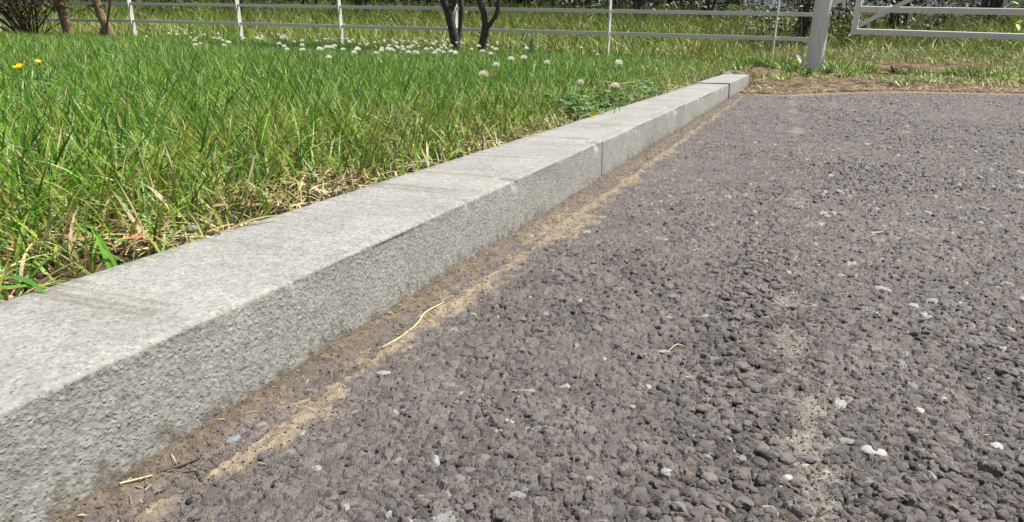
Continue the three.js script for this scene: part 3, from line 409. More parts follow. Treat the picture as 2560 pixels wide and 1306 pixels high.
// ---------------------------------------------------------------- gate post and gate
{
  const p = grp('gate_post', V(2.145, -0.47, -5.20)), R = 0.057, H = 1.45;
  const scuff = document.createElement('canvas'); scuff.width = 512; scuff.height = 1024; const c = scuff.getContext('2d'); c.fillStyle = '#f2f2ee'; c.fillRect(0, 0, 512, 1024);
  const r = rng(41); for (let i = 0; i < 700; i++) { const y = r() * 1024; c.fillStyle = `rgba(${120 + 60 * r()},${110 + 60 * r()},${95 + 50 * r()},${0.12 + 0.25 * r() * (y > 850 ? 2 : 0.5)})`; c.fillRect(r() * 512, y, 1 + 3 * r() * r(), 1 + 5 * r() * r()); }
  c.strokeStyle = '#4a4a48'; c.lineWidth = 3; c.beginPath(); c.moveTo(292, 700); c.quadraticCurveTo(300, 760, 322, 800); c.stroke(); c.beginPath(); c.moveTo(318, 860); c.lineTo(330, 930); c.stroke();
  const t = new THREE.CanvasTexture(scuff); t.colorSpace = THREE.SRGBColorSpace; t.wrapS = THREE.RepeatWrapping;
  const pm = std({ color: rgb(0.80, 0.81, 0.81), map: t, roughness: 0.45 });
  const tube = new THREE.CylinderGeometry(R, R, H, 40, 1, true); tube.translate(0, H / 2 - 0.1, 0); tube.rotateY(2.3); mesh('tube', tube, pm, p);
  const cap = new THREE.SphereGeometry(R + 0.002, 32, 8, 0, 6.3, 0, 1.57); cap.scale(1, 0.35, 1); cap.translate(0, H - 0.1, 0); mesh('cap', cap, paintMat, p);
  const gd = Math.atan2(0.56, 0.86);
  for (const y of [0.535, 1.18]) { const h = mesh('hinge_bracket', (() => { const s = new THREE.Shape(); s.moveTo(0, 0); s.lineTo(0.11, 0.045); s.lineTo(0.11, 0.085); s.lineTo(0, 0.085); s.closePath(); const g = new THREE.ExtrudeGeometry(s, { depth: 0.012, bevelEnabled: true, bevelSize: 0.0015, bevelThickness: 0.0015, bevelSegments: 1 }); g.translate(0.045, -0.03, -0.006); g.rotateY(-gd + 0.35); return g; })(), paintMat, p); h.position.y = y; const pin = mesh('pin', new THREE.CylinderGeometry(0.009, 0.009, 0.14, 12), paintMat, h); pin.position.set(0.145, 0.03, -0.01); }
  top(p, 'round white steel gate post with dark scratches standing at the kerb end', 'post');

  const A = V(2.47, 0, -5.425), D = V(0.845, 0, 0.535).normalize(), L = 3.05, B = 0.04, g = grp('field_gate', V(A.x, -0.163, A.z)); g.rotation.y = -Math.atan2(D.z, D.x);
  const box = (l, h, d) => { const s = new THREE.Shape(), q = 0.005; const a = h / 2, b = d / 2; s.moveTo(-b + q, -a); s.lineTo(b - q, -a); s.quadraticCurveTo(b, -a, b, -a + q); s.lineTo(b, a - q); s.quadraticCurveTo(b, a, b - q, a); s.lineTo(-b + q, a); s.quadraticCurveTo(-b, a, -b, a - q); s.lineTo(-b, -a + q); s.quadraticCurveTo(-b, -a, -b + q, -a); const e = new THREE.ExtrudeGeometry(s, { depth: l, bevelEnabled: false, curveSegments: 3 }); e.rotateY(Math.PI / 2); return e; };
  const ys = [0.02, 0.174, 0.33, 0.51, 0.72, 0.96];
  ys.forEach((y, i) => { const e = box(L - 0.08, B, B - 0.004); const o = mesh('rail', e, paintMat, g); o.position.set(0.04, y, 0); });
  for (const x of [0.02, L - 0.02]) { const e = box(0.98, B, B); e.rotateZ(Math.PI / 2); const o = mesh('stile', e, paintMat, g); o.position.set(x, 0, 0); }
  const br = (x0, y0, x1, y1) => { const l = Math.hypot(x1 - x0, y1 - y0), e = new THREE.BoxGeometry(l, 0.03, 0.008); e.rotateZ(Math.atan2(y1 - y0, x1 - x0)); const o = mesh('brace', e, paintMat, g); o.position.set((x0 + x1) / 2, (y0 + y1) / 2, 0.024); };
  br(0.045, 0.06, 1.5, 0.95); br(L - 0.045, 0.06, 1.55, 0.95);
  top(g, 'white steel field gate with level rails and a slanting brace', 'gate');
}

// ---------------------------------------------------------------- trees and shrubs
function leafGeo(l, w) { const s = []; const P = [], I = [], U = []; const n = 5; for (let j = 0; j <= n; j++) { const t = j / n, ww = w * Math.sin(Math.PI * Math.pow(t, 0.8)) * 0.5 + 0.0005, y = Math.sin(t * 1.2) * 0.06 * l; P.push(-ww, y + ww * 0.3, t * l, 0, y, t * l, ww, y + ww * 0.3, t * l); U.push(0, t, 0.5, t, 1, t); if (j) { const k = (j - 1) * 3; I.push(k, k + 1, k + 3, k + 1, k + 4, k + 3, k + 1, k + 2, k + 4, k + 2, k + 5, k + 4); } } const g = new THREE.BufferGeometry(); g.setAttribute('position', new THREE.Float32BufferAttribute(P, 3)); g.setAttribute('uv', new THREE.Float32BufferAttribute(U, 2)); g.setIndex(I); g.computeVertexNormals(); return g; }
function foliage(tips, per, spread, l, w, cols, seed, name = 'crown') { // leaves scattered round branch tips
  const r = rng(seed), o = new THREE.InstancedMesh(leafGeo(l, w), foliageMat, tips.length * per); let k = 0;
  for (const t of tips) for (let i = 0; i < per; i++) { const p = t.clone().add(V((r() + r() - 1) * spread, (r() + r() - 1) * spread * 0.8, (r() + r() - 1) * spread)); _e.set((r() - 0.3) * 1.4, r() * 6.283, (r() - 0.5) * 1.2, 'YXZ'); _q.setFromEuler(_e); const s = 0.6 + 0.7 * r(); _m.compose(p, _q, V(s, s, s)); o.setMatrixAt(k, _m); const c = vary(pick(cols, r), r, 0.4); o.setColorAt(k, rgb(...c)); k++; }
  o.name = name; o.userData.kind = 'stuff'; return o;
}
function crownTips(start, dir, n, len, r, out, limbs, rad) { // recursive twigs, limbs collects [points, radii]
  for (let i = 0; i < n; i++) { const a = r() * 6.283, d = dir.clone().multiplyScalar(0.75).add(V(Math.cos(a) * (0.4 + 0.5 * r()), 0.25 * r(), Math.sin(a) * (0.4 + 0.5 * r()))).normalize(), L = len * (0.6 + 0.6 * r()), mid = start.clone().addScaledVector(d, L * 0.5).add(V((r() - 0.5) * 0.06, 0.03, (r() - 0.5) * 0.06)), e = start.clone().addScaledVector(d, L); limbs.push([[start, mid, e], [rad, rad * 0.5]]); out.push(e, mid); if (len > 0.22) crownTips(e, d, 2, len * 0.65, r, out, limbs, rad * 0.5); }
}
const treeGreens = [[0.06, 0.13, 0.03], [0.08, 0.16, 0.035], [0.05, 0.11, 0.03]];
function youngTree(name, pos, stems, bark, cols, seed, label, category, per = 26) {
  const g = grp(name, pos), r = rng(seed), tr = [], limbs = [], tips = [];
  stems.forEach(([pts, rad, cont], i) => { const q = pts.map(p => V(p[0], p[1], p[2] || 0)); tr.push(sweep(q, rad, 12, 0.35, seed + i)); if (cont) { const e = q[q.length - 1], d = e.clone().sub(q[q.length - 2]).normalize().lerp(V(0, 1, 0), 0.5); crownTips(e, d, cont, 0.52, r, tips, limbs, rad[rad.length - 1] * 0.7); } });
  mesh('trunk', mergeGeometries(tr), bark, g); if (limbs.length) mesh('branches', mergeGeometries(limbs.map(([p, q], i) => sweep(p, q, 5, 0, i))), bark, g);
  if (tips.length && per) g.add(foliage(tips, per, 0.17, 0.055, 0.026, cols, seed + 50));
  return top(g, label, category);
}
{
  const y0 = lawnY(-0.46, -6.0);
  youngTree('young_tree', V(-0.455, y0 - 0.02, -5.98), [
    [[[0.005, -0.05], [0.0, 0.10], [-0.028, 0.25, 0.0], [-0.055, 0.37, 0.0]], [0.044, 0.036, 0.034, 0.033], 0],
    [[[-0.05, 0.35], [-0.085, 0.44, 0.02], [-0.13, 0.66, 0.05], [-0.17, 1.05, 0.08], [-0.2, 1.45, 0.1]], [0.030, 0.026, 0.024, 0.02, 0.014], 4],
    [[[-0.055, 0.34], [0.0, 0.43, -0.02], [0.03, 0.62, -0.05], [0.08, 1.05, -0.1], [0.1, 1.5, -0.1]], [0.024, 0.022, 0.02, 0.017, 0.012], 4],
    [[[0.02, 0.10, -0.03], [0.035, 0.24, -0.05], [0.05, 0.38, -0.05], [0.042, 0.48, -0.06], [0.06, 0.85, -0.14], [0.1, 1.3, -0.2]], [0.016, 0.018, 0.018, 0.017, 0.015, 0.01], 3]],
    greyBark, treeGreens, 11, 'dark grey young tree forking low, left of the pair in front of the fence', 'tree');
  youngTree('young_tree', V(-0.235, lawnY(-0.235, -5.8) - 0.02, -5.80), [
    [[[-0.012, -0.05], [0.0, 0.10], [0.022, 0.20], [0.028, 0.26]], [0.036, 0.033, 0.031, 0.03], 0],
    [[[0.026, 0.22], [0.022, 0.32], [-0.01, 0.44], [-0.03, 0.62, 0.02], [-0.02, 1.0, 0.06], [0.0, 1.5, 0.1]], [0.026, 0.026, 0.025, 0.023, 0.019, 0.012], 4],
    [[[0.026, 0.23], [0.075, 0.285], [0.115, 0.345], [0.135, 0.45], [0.15, 0.7, -0.04], [0.2, 1.2, -0.1]], [0.021, 0.019, 0.018, 0.016, 0.014, 0.009], 3]],
    greyBark, treeGreens, 12, 'young tree with a curved side limb and lit bark, right of the pair', 'tree');
  const yL = lawnY(-4.5, -7.6);
  youngTree('bare_tree', V(-4.50, yL - 0.02, -7.55), [[[[0.03, -0.05], [0.0, 0.12], [-0.02, 0.30], [-0.04, 0.50], [-0.05, 0.8, 0.05], [-0.02, 1.5, 0.1]], [0.055, 0.046, 0.042, 0.036, 0.03, 0.02], 4], [[[-0.03, 0.22], [-0.06, 0.34], [-0.07, 0.5], [-0.2, 0.9]], [0.02, 0.018, 0.016, 0.01], 2]], tanBark, [[0.10, 0.05, 0.04], [0.07, 0.07, 0.03]], 13, 'peeling tan trunk among the dark twigs at the left end of the fence', 'tree', 18);
  youngTree('bare_tree', V(-4.12, yL - 0.02, -7.55), [[[[0.05, -0.05], [0.03, 0.10], [-0.01, 0.24], [-0.035, 0.40], [-0.03, 0.7, 0.05], [0.05, 1.4, 0.1]], [0.062, 0.05, 0.042, 0.038, 0.032, 0.02], 4], [[[-0.06, -0.05], [-0.045, 0.06], [-0.02, 0.13]], [0.03, 0.026, 0.02], 0]], tanBark, [[0.10, 0.05, 0.04], [0.07, 0.07, 0.03]], 14, 'smooth brown trunk with a swollen foot beside the fence at the left', 'tree', 18);
  // twiggy shrub with dark red leaves
  const g = grp('twiggy_shrub', V(-4.83, yL - 0.01, -7.45)), r = rng(15), parts = [], tips = [];
  for (let i = 0; i < 36; i++) { const a = r() * 6.283, sp = 0.25 + 0.75 * r(), H = 0.35 + 0.8 * r(), x1 = Math.cos(a) * sp * 0.95, z1 = Math.sin(a) * sp * 0.4, b = V((r() - 0.5) * 0.12, -0.03, (r() - 0.5) * 0.12), e = V(b.x + x1, H, b.z + z1), m = V(b.x + x1 * 0.42 + 0.06 * (r() - 0.5), H * (0.40 + 0.2 * r()), b.z + z1 * 0.45); const rad = 0.0032 + 0.005 * r() * r(); parts.push(sweep([b, m, e], [rad * 1.3, rad, rad * 0.5], 5, 0, i)); tips.push(e); for (let k = 0; k < 4; k++) { const s = b.clone().lerp(m, r()).lerp(e, r() * 0.8), f = s.clone().add(V((r() - 0.5) * 0.4, 0.05 + 0.2 * r(), (r() - 0.5) * 0.3)); parts.push(sweep([s, s.clone().lerp(f, 0.5).add(V(0.02 * (r() - 0.5), 0.02, 0)), f], [0.0038, 0.0022], 4, 0, k)); tips.push(f); } }
  for (const [x1, y1] of [[-0.55, 0.30], [-0.40, 0.36]]) parts.push(sweep([V(-0.02, 0, 0.05), V(x1 * 0.45, y1 * 0.5, 0.08), V(x1, y1, 0.1), V(x1 * 1.9, y1 * 1.5, 0.12)], [0.011, 0.009, 0.006], 6, 0, 3));
  parts.push(sweep([V(0.80, 0.0, 0.1), V(0.86, 0.2, 0.1), V(0.93, 0.42, 0.1), V(0.95, 0.9, 0.1)], [0.013, 0.011, 0.012, 0.006], 6, 0, 5));
  mesh('twigs', mergeGeometries(parts), twigMat, g); g.add(foliage(tips.filter(t => t.y > 0.32), 9, 0.10, 0.035, 0.02, [[0.16, 0.045, 0.035], [0.11, 0.05, 0.035], [0.08, 0.07, 0.03]], 16, 'leaves'));
  top(g, 'tangled twiggy shrub with dark red leaves at the left end of the fence', 'shrub');
}
function shrub(x, z, H, R, cols, seed, label, l = 0.06, w = 0.03, n = 2600) {
  const y = Math.min(groundY(x, z), -0.40), g = grp('hedge_shrub', V(x, y - 0.05, z)), r = rng(seed), st = [], tips = [];
  for (let i = 0; i < 9; i++) { const a = r() * 6.283, e = V(Math.cos(a) * R * 0.6 * r(), H * (0.6 + 0.3 * r()), Math.sin(a) * R * 0.6 * r()); st.push(sweep([V((r() - 0.5) * 0.3, 0, (r() - 0.5) * 0.3), e.clone().multiplyScalar(0.5).add(V(0.05, 0.05, 0)), e], [0.03, 0.02, 0.008], 6, 0.2, i)); }
  mesh('stems', mergeGeometries(st), greyBark, g);
  const m = Math.round(n / 26); for (let i = 0; i < m; i++) { const a = r() * 6.283, q = Math.sqrt(r()), t = Math.pow(r(), 1.5), rr = R * q * (0.6 + 0.5 * Math.sin(Math.PI * (0.15 + 0.8 * t))); tips.push(V(Math.cos(a) * rr, 0.12 + (H - 0.1) * t, Math.sin(a) * rr * 0.8)); }
  g.add(foliage(tips, 26, 0.17, l, w, cols, seed + 9)); return top(g, label, 'shrub', 'shrubs behind the meadow');
}
{
  const dk = [[0.035, 0.06, 0.025], [0.05, 0.08, 0.03], [0.03, 0.05, 0.03]], br = [[0.08, 0.06, 0.035], [0.05, 0.06, 0.03], [0.06, 0.035, 0.03]], lg = [[0.09, 0.13, 0.05], [0.07, 0.11, 0.045], [0.11, 0.14, 0.07]];
  shrub(-9.2, -12.2, 2.2, 1.5, dk, 900, 'dark hedge shrub behind the left end of the fence');
  shrub(-6.6, -12.0, 2.4, 1.5, br, 901, 'brownish hedge shrub behind the tan trunks');
  shrub(-4.3, -11.6, 2.0, 1.4, dk, 902, 'dark hedge shrub behind the second fence post');
  shrub(-2.2, -11.2, 2.3, 1.4, br, 903, 'brown tinged hedge shrub left of the young trees');
  shrub(-0.2, -10.8, 2.1, 1.3, dk, 904, 'dark hedge shrub right behind the young trees');
  shrub(1.6, -9.6, 1.9, 1.1, lg, 905, 'grey green shrub behind the fence, left of the gate post', 0.05, 0.016, 3200);
  shrub(3.2, -8.2, 1.6, 0.75, lg, 906, 'leafy grey green shrub between gate post and gate', 0.05, 0.022, 2600);
  shrub(4.5, -8.8, 1.9, 0.95, dk, 907, 'dark leafy shrub behind the slanting gate brace', 0.06, 0.032, 2600);
  shrub(6.1, -9.6, 2.2, 0.85, dk, 908, 'dark shrub behind the middle of the gate rails', 0.06, 0.03, 2400);
  shrub(8.2, -9.6, 2.4, 1.1, dk, 909, 'dark shrub behind the gate at the right edge', 0.06, 0.03, 2800);
  shrub(10.8, -10.5, 2.5, 1.6, dk, 910, 'dark hedge shrub past the right end of the gate');
  shrub(0.9, -11.6, 2.0, 1.3, dk, 911, 'dark shrub deep behind the fence right of the young trees');
  shrub(2.7, -10.8, 2.0, 1.2, dk, 912, 'dark shrub deep behind the gate post');
  shrub(4.6, -11.6, 2.2, 1.2, br, 913, 'brownish shrub deep behind the foot of the gate brace');
  // dense wood far behind
  const r = rng(940), tips = []; for (let i = 0; i < 1500; i++) { const a = lerp(-1.05, 1.05, r()), R = 17 + 4 * r() + (a > 0.25 ? 58 : 0), k = R / 19; tips.push(V(R * Math.sin(a), -0.9 + 7 * r() * r() * Math.sqrt(k), -R * Math.cos(a))); }
  const wd = foliage(tips, 24, 1.0, 0.55, 0.30, dk, 941, 'woodland'); wd.name = 'woodland'; top(wd, 'dark woodland mass far behind the meadow', 'woodland', null, 'stuff');
}

// ---------------------------------------------------------------- flowers and broad leaves
function clover(scaleH, tint) {
  const g = grp('clover_flower'), r = rng(51), f = [], pet = new THREE.ConeGeometry(0.0012, 0.0088, 5, 1); pet.translate(0, 0.0040, 0);
  for (let i = 0; i < 70; i++) { const y = 1 - 1.5 * (i + 0.5) / 70, a = i * 2.39996, q = Math.sqrt(1 - y * y), d = V(q * Math.cos(a), y, q * Math.sin(a)), c = pet.clone(); c.applyQuaternion(new THREE.Quaternion().setFromUnitVectors(V(0, 1, 0), d.clone().add(V((r() - 0.5) * 0.7, 0.35 + 0.3 * r(), (r() - 0.5) * 0.7)).normalize())); c.translate(d.x * 0.0042, d.y * 0.0042, d.z * 0.0042); f.push(c); }
  const s = sweep([V(0, 0, 0), V(0.004, scaleH * 0.5, 0.002), V(0, scaleH, 0)], [0.0009, 0.0008], 5, 0, 2);
  mesh('stem', s, cloverStem, g); const h = mesh('head', mergeGeometries(f), tint, g); h.position.y = scaleH; h.scale.set(1.0, 0.78, 1.0); return g;
}
const cloverStem = std({ color: rgb(0.12, 0.22, 0.05), roughness: 0.7 }), cloverWhite = leafy({ color: rgb(0.93, 0.93, 0.84), roughness: 0.8, transmission: 0.42 }), cloverPink = leafy({ color: rgb(0.92, 0.86, 0.77), roughness: 0.8, transmission: 0.42 });
{
  const protos = [clover(0.102, cloverWhite), clover(0.112, cloverWhite), clover(0.080, cloverPink)], r = rng(52);
  const drift = [[-2.05, -6.35], [-2.05, -6.40], [-2.10, -6.66], [-1.66, -5.36], [-1.32, -4.30], [-1.21, -4.10], [-1.06, -3.72], [-1.73, -6.74], [-1.26, -4.82], [-1.11, -4.39], [-1.70, -6.9], [-1.23, -5.29], [-0.60, -2.26], [-0.61, -2.48], [-0.52, -2.09], [-1.34, -6.32], [-1.03, -4.80], [-0.85, -3.78], [-0.71, -3.33], [-0.80, -3.88], [-0.59, -2.83], [-0.48, -2.25], [-0.48, -2.36], [-0.78, -3.93], [-1.06, -5.92], [-0.50, -2.78], [-0.80, -4.26], [-0.77, -4.77], [-0.60, -3.74], [-0.85, -5.66], [-0.55, -3.89], [-0.71, -4.94], [-0.51, -3.82], [-0.66, -5.07], [-0.56, -4.39], [-0.39, -2.77], [-0.49, -3.18], [-0.43, -2.56], [-0.39, -2.46], [-0.63, -5.43], [-0.72, -6.3], [-0.70, -6.2], [-0.39, -3.50], [-0.43, -3.97], [-0.34, -2.91], [-0.39, -4.13], [-0.35, -4.26], [-0.27, -3.00], [-0.24, -2.58], [-0.27, -2.71], [-0.21, -2.59], [-0.40, -5.6], [-0.14, -4.58], [-0.07, -2.47], [-0.9, -6.0], [-2.24, -5.09], [-1.99, -4.63], [-2.09, -4.55], [-2.08, -4.60], [-2.28, -5.46], [-2.12, -4.32], [-1.80, -4.57], [-1.65, -4.58], [0.01, -5.21]];
  const place = (x, z, k, label, group) => { const o = protos[k].clone(); o.position.set(x, lawnY(x, z), z); o.rotation.set((r() - 0.5) * 0.35, r() * 6.28, (r() - 0.5) * 0.35); const s = 0.74 + 0.36 * r(); o.scale.set(s, 0.9 + 0.25 * r(), s * (0.85 + 0.3 * r())); o.name = 'clover_flower'; top(o, label, 'flower', group); };
  for (let i = 0; i < 84; i++) { const z = -2.4 - 3.4 * r(); drift.push([lerp(-0.72, 0.02, r()) * -z * 0.62 + 0.05, z]); }
  for (const [x, z] of drift) { const a = x / -z; place(x, z, r() < 0.4 ? 1 : 0, a < -0.36 ? 'white clover flower in the thin row left of the clover drift' : a > -0.13 ? 'white clover flower at the right end of the drift under the young trees' : 'white clover flower in the thick middle of the drift below the fence', 'clover drift below the fence'); }
  place(-0.04, -1.77, 0, 'white clover flower right of the drift, above the pink tinged one', 'single clover flowers');
  place(-0.06, -1.49, 2, 'pink tinged clover flower left of the yellow green clover leaves', 'single clover flowers');
  place(0.00, -2.06, 0, 'left one of two white clover flowers side by side below the dock leaf', 'single clover flowers'); place(0.035, -2.06, 0, 'right one of two white clover flowers side by side below the dock leaf', 'single clover flowers');
  place(0.08, -1.88, 1, 'small white clover flower just right of the side by side pair', 'single clover flowers'); place(0.15, -1.56, 2, 'drooping pinkish clover flower near the middle of the kerb', 'single clover flowers');
  place(0.238, -1.573, 1, 'white clover flower beside the yellowing broad leaf near the kerb', 'single clover flowers'); place(0.212, -1.51, 2, 'fading clover flower lowest and closest to the kerb edge', 'single clover flowers');
  for (const [x, z] of [[0.40, -4.32], [0.48, -4.43], [0.44, -3.81]]) place(x, z, 0, 'white clover flower below the fence post right of the young trees', 'clover by the fence post'); place(0.96, -4.90, 0, 'lone white clover flower between the fence post and the gate post', 'single clover flowers');
}
{ // buttercups
  const petal = (() => { const n = 6, P = [], I = []; for (let j = 0; j <= n; j++) { const t = j / n, w = 0.0052 * Math.sin(Math.PI * Math.pow(t, 0.75) * 0.93) + 0.0004, y = 0.0045 * t * t + 0.001; P.push(-w, y + 0.001, t * 0.0088, 0, y, t * 0.0088, w, y + 0.001, t * 0.0088); if (j) { const k = (j - 1) * 3; I.push(k, k + 1, k + 3, k + 1, k + 4, k + 3, k + 1, k + 2, k + 4, k + 2, k + 5, k + 4); } } const g = new THREE.BufferGeometry(); g.setAttribute('position', new THREE.Float32BufferAttribute(P, 3)); g.setIndex(I); g.computeVertexNormals(); return g; })();
  const ym = leafy({ color: rgb(0.88, 0.66, 0.02), roughness: 0.3, transmission: 0.3 });
  const cup = (x, z, h, tx, tz, label, size = 1) => { const g = grp('buttercup', V(x, lawnY(x, z), z)); mesh('stem', sweep([V(0, 0, 0), V(0.004, h * 0.5, 0.003), V(0, h, 0)], [0.001, 0.0008], 5, 0, 1), cloverStem, g); const f = grp('flower', V(0, h, 0)); f.rotation.set(tx, 0, tz); f.scale.setScalar(0.74 * size); g.add(f); for (let i = 0; i < 5; i++) { const o = mesh('petal', petal, ym, f); o.rotation.y = i * 1.2566; } const c = new THREE.SphereGeometry(0.0024, 10, 8); c.translate(0, 0.002, 0); mesh('flower_centre', c, std({ color: rgb(0.6, 0.5, 0.03), roughness: 0.8 }), f); top(g, label, 'flower', 'buttercups at the left'); };
  cup(-0.541, -0.805, 0.118, 0.25, 0.1, 'open yellow buttercup, lowest and brightest at the left edge'); cup(-0.642, -0.962, 0.118, -0.2, 0.3, 'yellow buttercup just behind the lowest one at the left edge', 0.75); cup(-0.636, -0.985, 0.116, 0.4, -0.4, 'small pale yellow buttercup touching its neighbour at the left edge', 0.6);
  const pt = mesh('yellow_petal', petal.clone().scale(1.5, 1.5, 1.5), ym); pt.position.set(0.163, lawnY(0.163, -1.43) + 0.028, -1.43); pt.rotation.set(0.9, 0.4, 0.6); top(pt, 'fallen yellow petal at the back edge of the kerb', 'petal');
}
{ // broad leaved weeds
  const wm = c => leafy({ color: rgb(...c), roughness: 0.45, transmission: 0.35 });
  const weed = (name, x, z, y, list, c, label, category) => { const g = grp(name, V(x, y, z)), m = wm(c); list.forEach(([l, w, yaw, tilt, h = 0, dx = 0, dz = 0]) => { const o = mesh('leaf', leafGeo(l, w), m, g); o.position.set(dx, h, dz); o.rotation.order = 'YXZ'; o.rotation.set(-tilt, yaw, 0); }); top(g, label, category); };
  weed('dock_plant', 0.13, -5.25, lawnY(0.13, -5.25), [[0.17, 0.05, 2.6, 1.35], [0.15, 0.03, 1.75, 0.42, 0.06], [0.10, 0.03, -1.2, 0.8]], [0.20, 0.32, 0.09], 'upright pale green dock leaves in the lawn right of the young trees', 'weed');
  weed('yellowing_plant', 0.272, -1.86, lawnY(0.272, -1.86), [[0.045, 0.016, 1.7, 0.10, 0.058], [0.05, 0.014, -1.5, 0.12, 0.06], [0.035, 0.016, 0.4, 0.2, 0.056]], [0.34, 0.36, 0.06], 'yellowing broad leaf lying on the grass near the kerb', 'leaf');
  weed('lime_weed', 4.72, -7.0, groundY(4.72, -7.0), Array.from({ length: 16 }, (_, i) => [0.10, 0.05, i * 2.4, 0.3 + 0.4 * (i % 3), 0.10 + 0.028 * i, 0.03 * Math.sin(i * 5), 0.03 * Math.cos(i * 3)]), [0.32, 0.46, 0.03], 'bright lime green leafy weed behind the gate at the right edge', 'weed');
  weed('silver_weed', 1.98, -5.02, groundY(1.98, -5.02), Array.from({ length: 9 }, (_, i) => [0.085, 0.022, 1.2 + i * 0.55, 0.25 + 0.3 * (i % 3), 0.03 + 0.012 * i]), [0.24, 0.30, 0.20], 'pale silvery weed in the shadow left of the gate post', 'weed');
  weed('rosette_weed', 1.92, -4.72, groundY(1.92, -4.72), Array.from({ length: 12 }, (_, i) => [0.055, 0.032, i * 0.55, 0.3 + 0.5 * (i % 3), 0.01]), [0.22, 0.34, 0.06], 'round leaved green weed on the earth left of the gate post foot', 'weed');
  weed('rosette_weed', 2.16, -4.98, groundY(2.16, -4.98), Array.from({ length: 7 }, (_, i) => [0.07, 0.03, i * 0.9, 0.7 + 0.3 * (i % 2), 0.01]), [0.22, 0.32, 0.10], 'pale broad leaf standing against the gate post foot', 'weed');
  weed('rosette_weed', 2.62, -5.0, groundY(2.62, -5.0), Array.from({ length: 10 }, (_, i) => [0.075, 0.03, i * 0.65, 0.15 + 0.3 * (i % 3), 0.015]), [0.12, 0.20, 0.08], 'dark spreading weed on the earth right of the gate post', 'weed');
  // low trefoil leaves of clover among the grass near the kerb
  const tri = mergeGeometries([0, 1, 2].map(i => { const g = leafGeo(0.011, 0.010); g.rotateY(i * 2.094); return g; })), S = new Strew([tri]), r = rng(61);
  for (const [cx, cz, R, n] of [[0.17, -1.66, 0.10, 230], [-0.03, -1.85, 0.12, 120], [0.28, -2.0, 0.12, 160], [0.42, -2.35, 0.1, 120]]) for (let i = 0; i < n; i++) { const a = r() * 6.283, q = R * Math.sqrt(r()), x = cx + q * Math.cos(a), z = cz + q * Math.sin(a) * 1.6; if (perpOf(x, -z / CS) < 0.133) continue; _c.setRGB(1, 1, 1); S.add(0, V(x, lawnY(x, z) + 0.010 + 0.032 * r() * sstep(0.13, 0.25, perpOf(x, -z / CS)), z), r() * 6.28, (r() - 0.5) * 0.7, 1, 1, vary(pick([[0.10, 0.22, 0.04], [0.16, 0.28, 0.05], [0.08, 0.18, 0.05]], r), r, 0.4), (r() - 0.5) * 0.7); }
  S.build('clover_leaves', 'trefoil_leaves', foliageMat, 'low green clover leaves in the grass along the kerb', 'clover leaves');
}
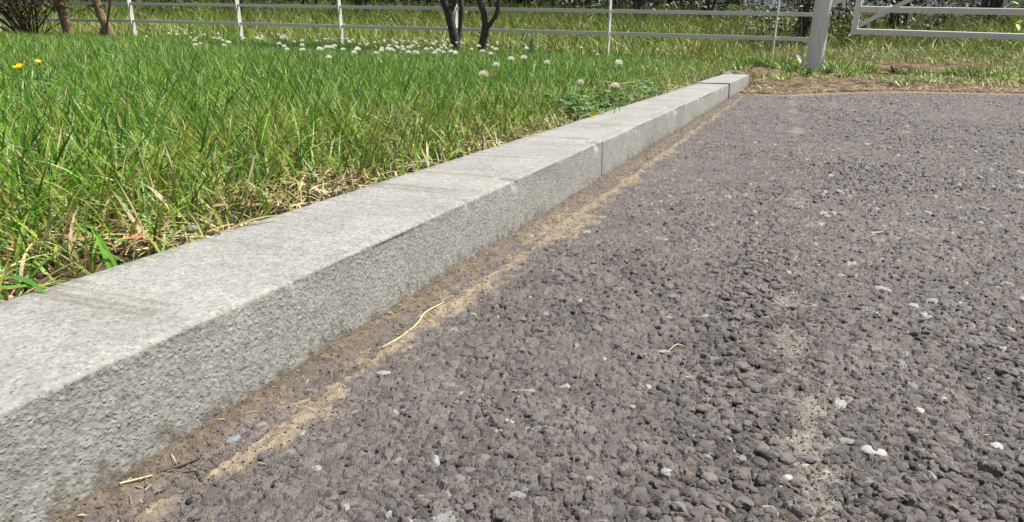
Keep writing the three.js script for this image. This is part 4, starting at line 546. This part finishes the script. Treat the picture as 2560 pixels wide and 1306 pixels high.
// ---------------------------------------------------------------- small things by the kerb
{
  const r = rng(81);
  const rock = (s, seed, flat) => { const g = new THREE.IcosahedronGeometry(1, 1), p = g.attributes.position; for (let i = 0; i < p.count; i++) { const x = p.getX(i), y = p.getY(i), z = p.getZ(i), n = 0.85 + 0.6 * (fbm(x * 1.2 + seed + 20, y * 1.3 + z * 1.6 + 20, 3, seed) - 0.5); p.setXYZ(i, x * n * s[0], y * n * s[1] * flat, z * n * s[2]); } g.computeVertexNormals(); return g; };
  const stone = (X, G, up, s, c, label, yaw = 0) => { const o = mesh('stone_chip', rock(s, Math.floor(r() * 99), 1), std({ color: rgb(...c), roughness: 0.75, map: asphaltGrain, flatShading: true })); o.position.copy(PW(X, up > 0.05 ? up : roadAt(X, G).h + s[1] * 0.35, G)); o.rotation.set(-SLOPE, yaw, 0.1); top(o, label, 'stone', 'loose stones by the kerb'); };
  stone(-0.146, 0.312, 0.0055, [0.0034, 0.002, 0.0052], [0.27, 0.29, 0.31], 'blue grey slate chip in the gutter, nearer of the two', -0.5);
  stone(-0.137, 0.328, 0.0055, [0.0032, 0.002, 0.0056], [0.24, 0.26, 0.285], 'blue grey slate chip in the gutter, farther of the two', -0.4);
  stone(-0.146, 0.260, 0.004, [0.0021, 0.0018, 0.002], [0.035, 0.037, 0.04], 'small black pebble in the gutter at the lower left');
  stone(-0.258, 0.538, 0.0575, [0.006, 0.004, 0.005], [0.34, 0.28, 0.25], 'pinkish grey stone on the earth at the back of the kerb');
  stone(-0.083, 0.392, 0.0035, [0.0062, 0.0012, 0.004], [0.40, 0.36, 0.37], 'thin pale flake on the asphalt near the gutter');
  const stick = (name, pts, rad, c, label, category) => { const o = mesh(name, sweep(pts.map(p => PW(p[0], roadAt(p[0], p[2]).h + rad[0] + 0.0006, p[2])), rad, 6, 0.3, 4), std({ color: rgb(...c), roughness: 0.85 })); top(o, label, category); };
  stick('dry_stem', [[-0.088, 0.0035, 0.428], [-0.079, 0.005, 0.443], [-0.070, 0.0035, 0.468], [-0.066, 0.004, 0.492], [-0.054, 0.004, 0.513]], [0.0004, 0.0007, 0.0006, 0.0007, 0.0004], [0.66, 0.55, 0.32], 'long curved straw stem in the gutter beside the kerb', 'straw');
  stick('twig', [[-0.169, 0.005, 0.281], [-0.163, 0.006, 0.287], [-0.155, 0.005, 0.294]], [0.0004, 0.0006, 0.0003], [0.05, 0.035, 0.025], 'short dark twig in the gutter at the lower left', 'twig');
  stick('twig', [[-0.158, 0.004, 0.280], [-0.152, 0.0055, 0.281], [-0.147, 0.004, 0.275]], [0.0004, 0.0005, 0.0003], [0.045, 0.03, 0.02], 'curved dark twig right below the slate chips', 'twig');
  stick('dry_stem', [[-0.180, 0.006, 0.266], [-0.170, 0.008, 0.2755]], [0.0005, 0.0004], [0.62, 0.55, 0.34], 'short pale straw near the dark twigs', 'straw');
  stick('dry_stem', [[0.106, 0.005, 0.425], [0.112, 0.006, 0.428], [0.117, 0.005, 0.427]], [0.0006, 0.0008, 0.0004], [0.50, 0.41, 0.27], 'short pale bit of bark on the asphalt left of the seam', 'straw');
  stick('dry_stem', [[0.392, 0.006, 0.735], [0.402, 0.008, 0.742], [0.412, 0.006, 0.746]], [0.0008, 0.0011, 0.0005], [0.52, 0.42, 0.28], 'pale straw fragment on the asphalt right of the seam', 'straw');
  const lf = (X, Y, G, l, w, yaw, c, label) => { const o = mesh('dead_leaf', leafGeo(l, w), leafy({ color: rgb(...c), roughness: 0.6, transmission: 0.2 })); o.position.copy(PW(X, Y, G)); o.rotation.set(-0.15, yaw, 0.25); top(o, label, 'leaf', 'dead leaves at the kerb'); };
  lf(-0.285, 0.063, 0.487, 0.020, 0.0036, 1.9, [0.50, 0.22, 0.09], 'narrow orange dead leaf at the back of the kerb, nearest the camera');
  lf(-0.243, 0.060, 0.615, 0.012, 0.004, 1.4, [0.40, 0.19, 0.09], 'orange brown dead leaf at the kerb back, farther along');
  lf(-0.262, 0.064, 0.592, 0.012, 0.005, 2.2, [0.38, 0.21, 0.10], 'small curled orange leaf between the bare earth and the kerb');
}
renderer.render(scene, camera);
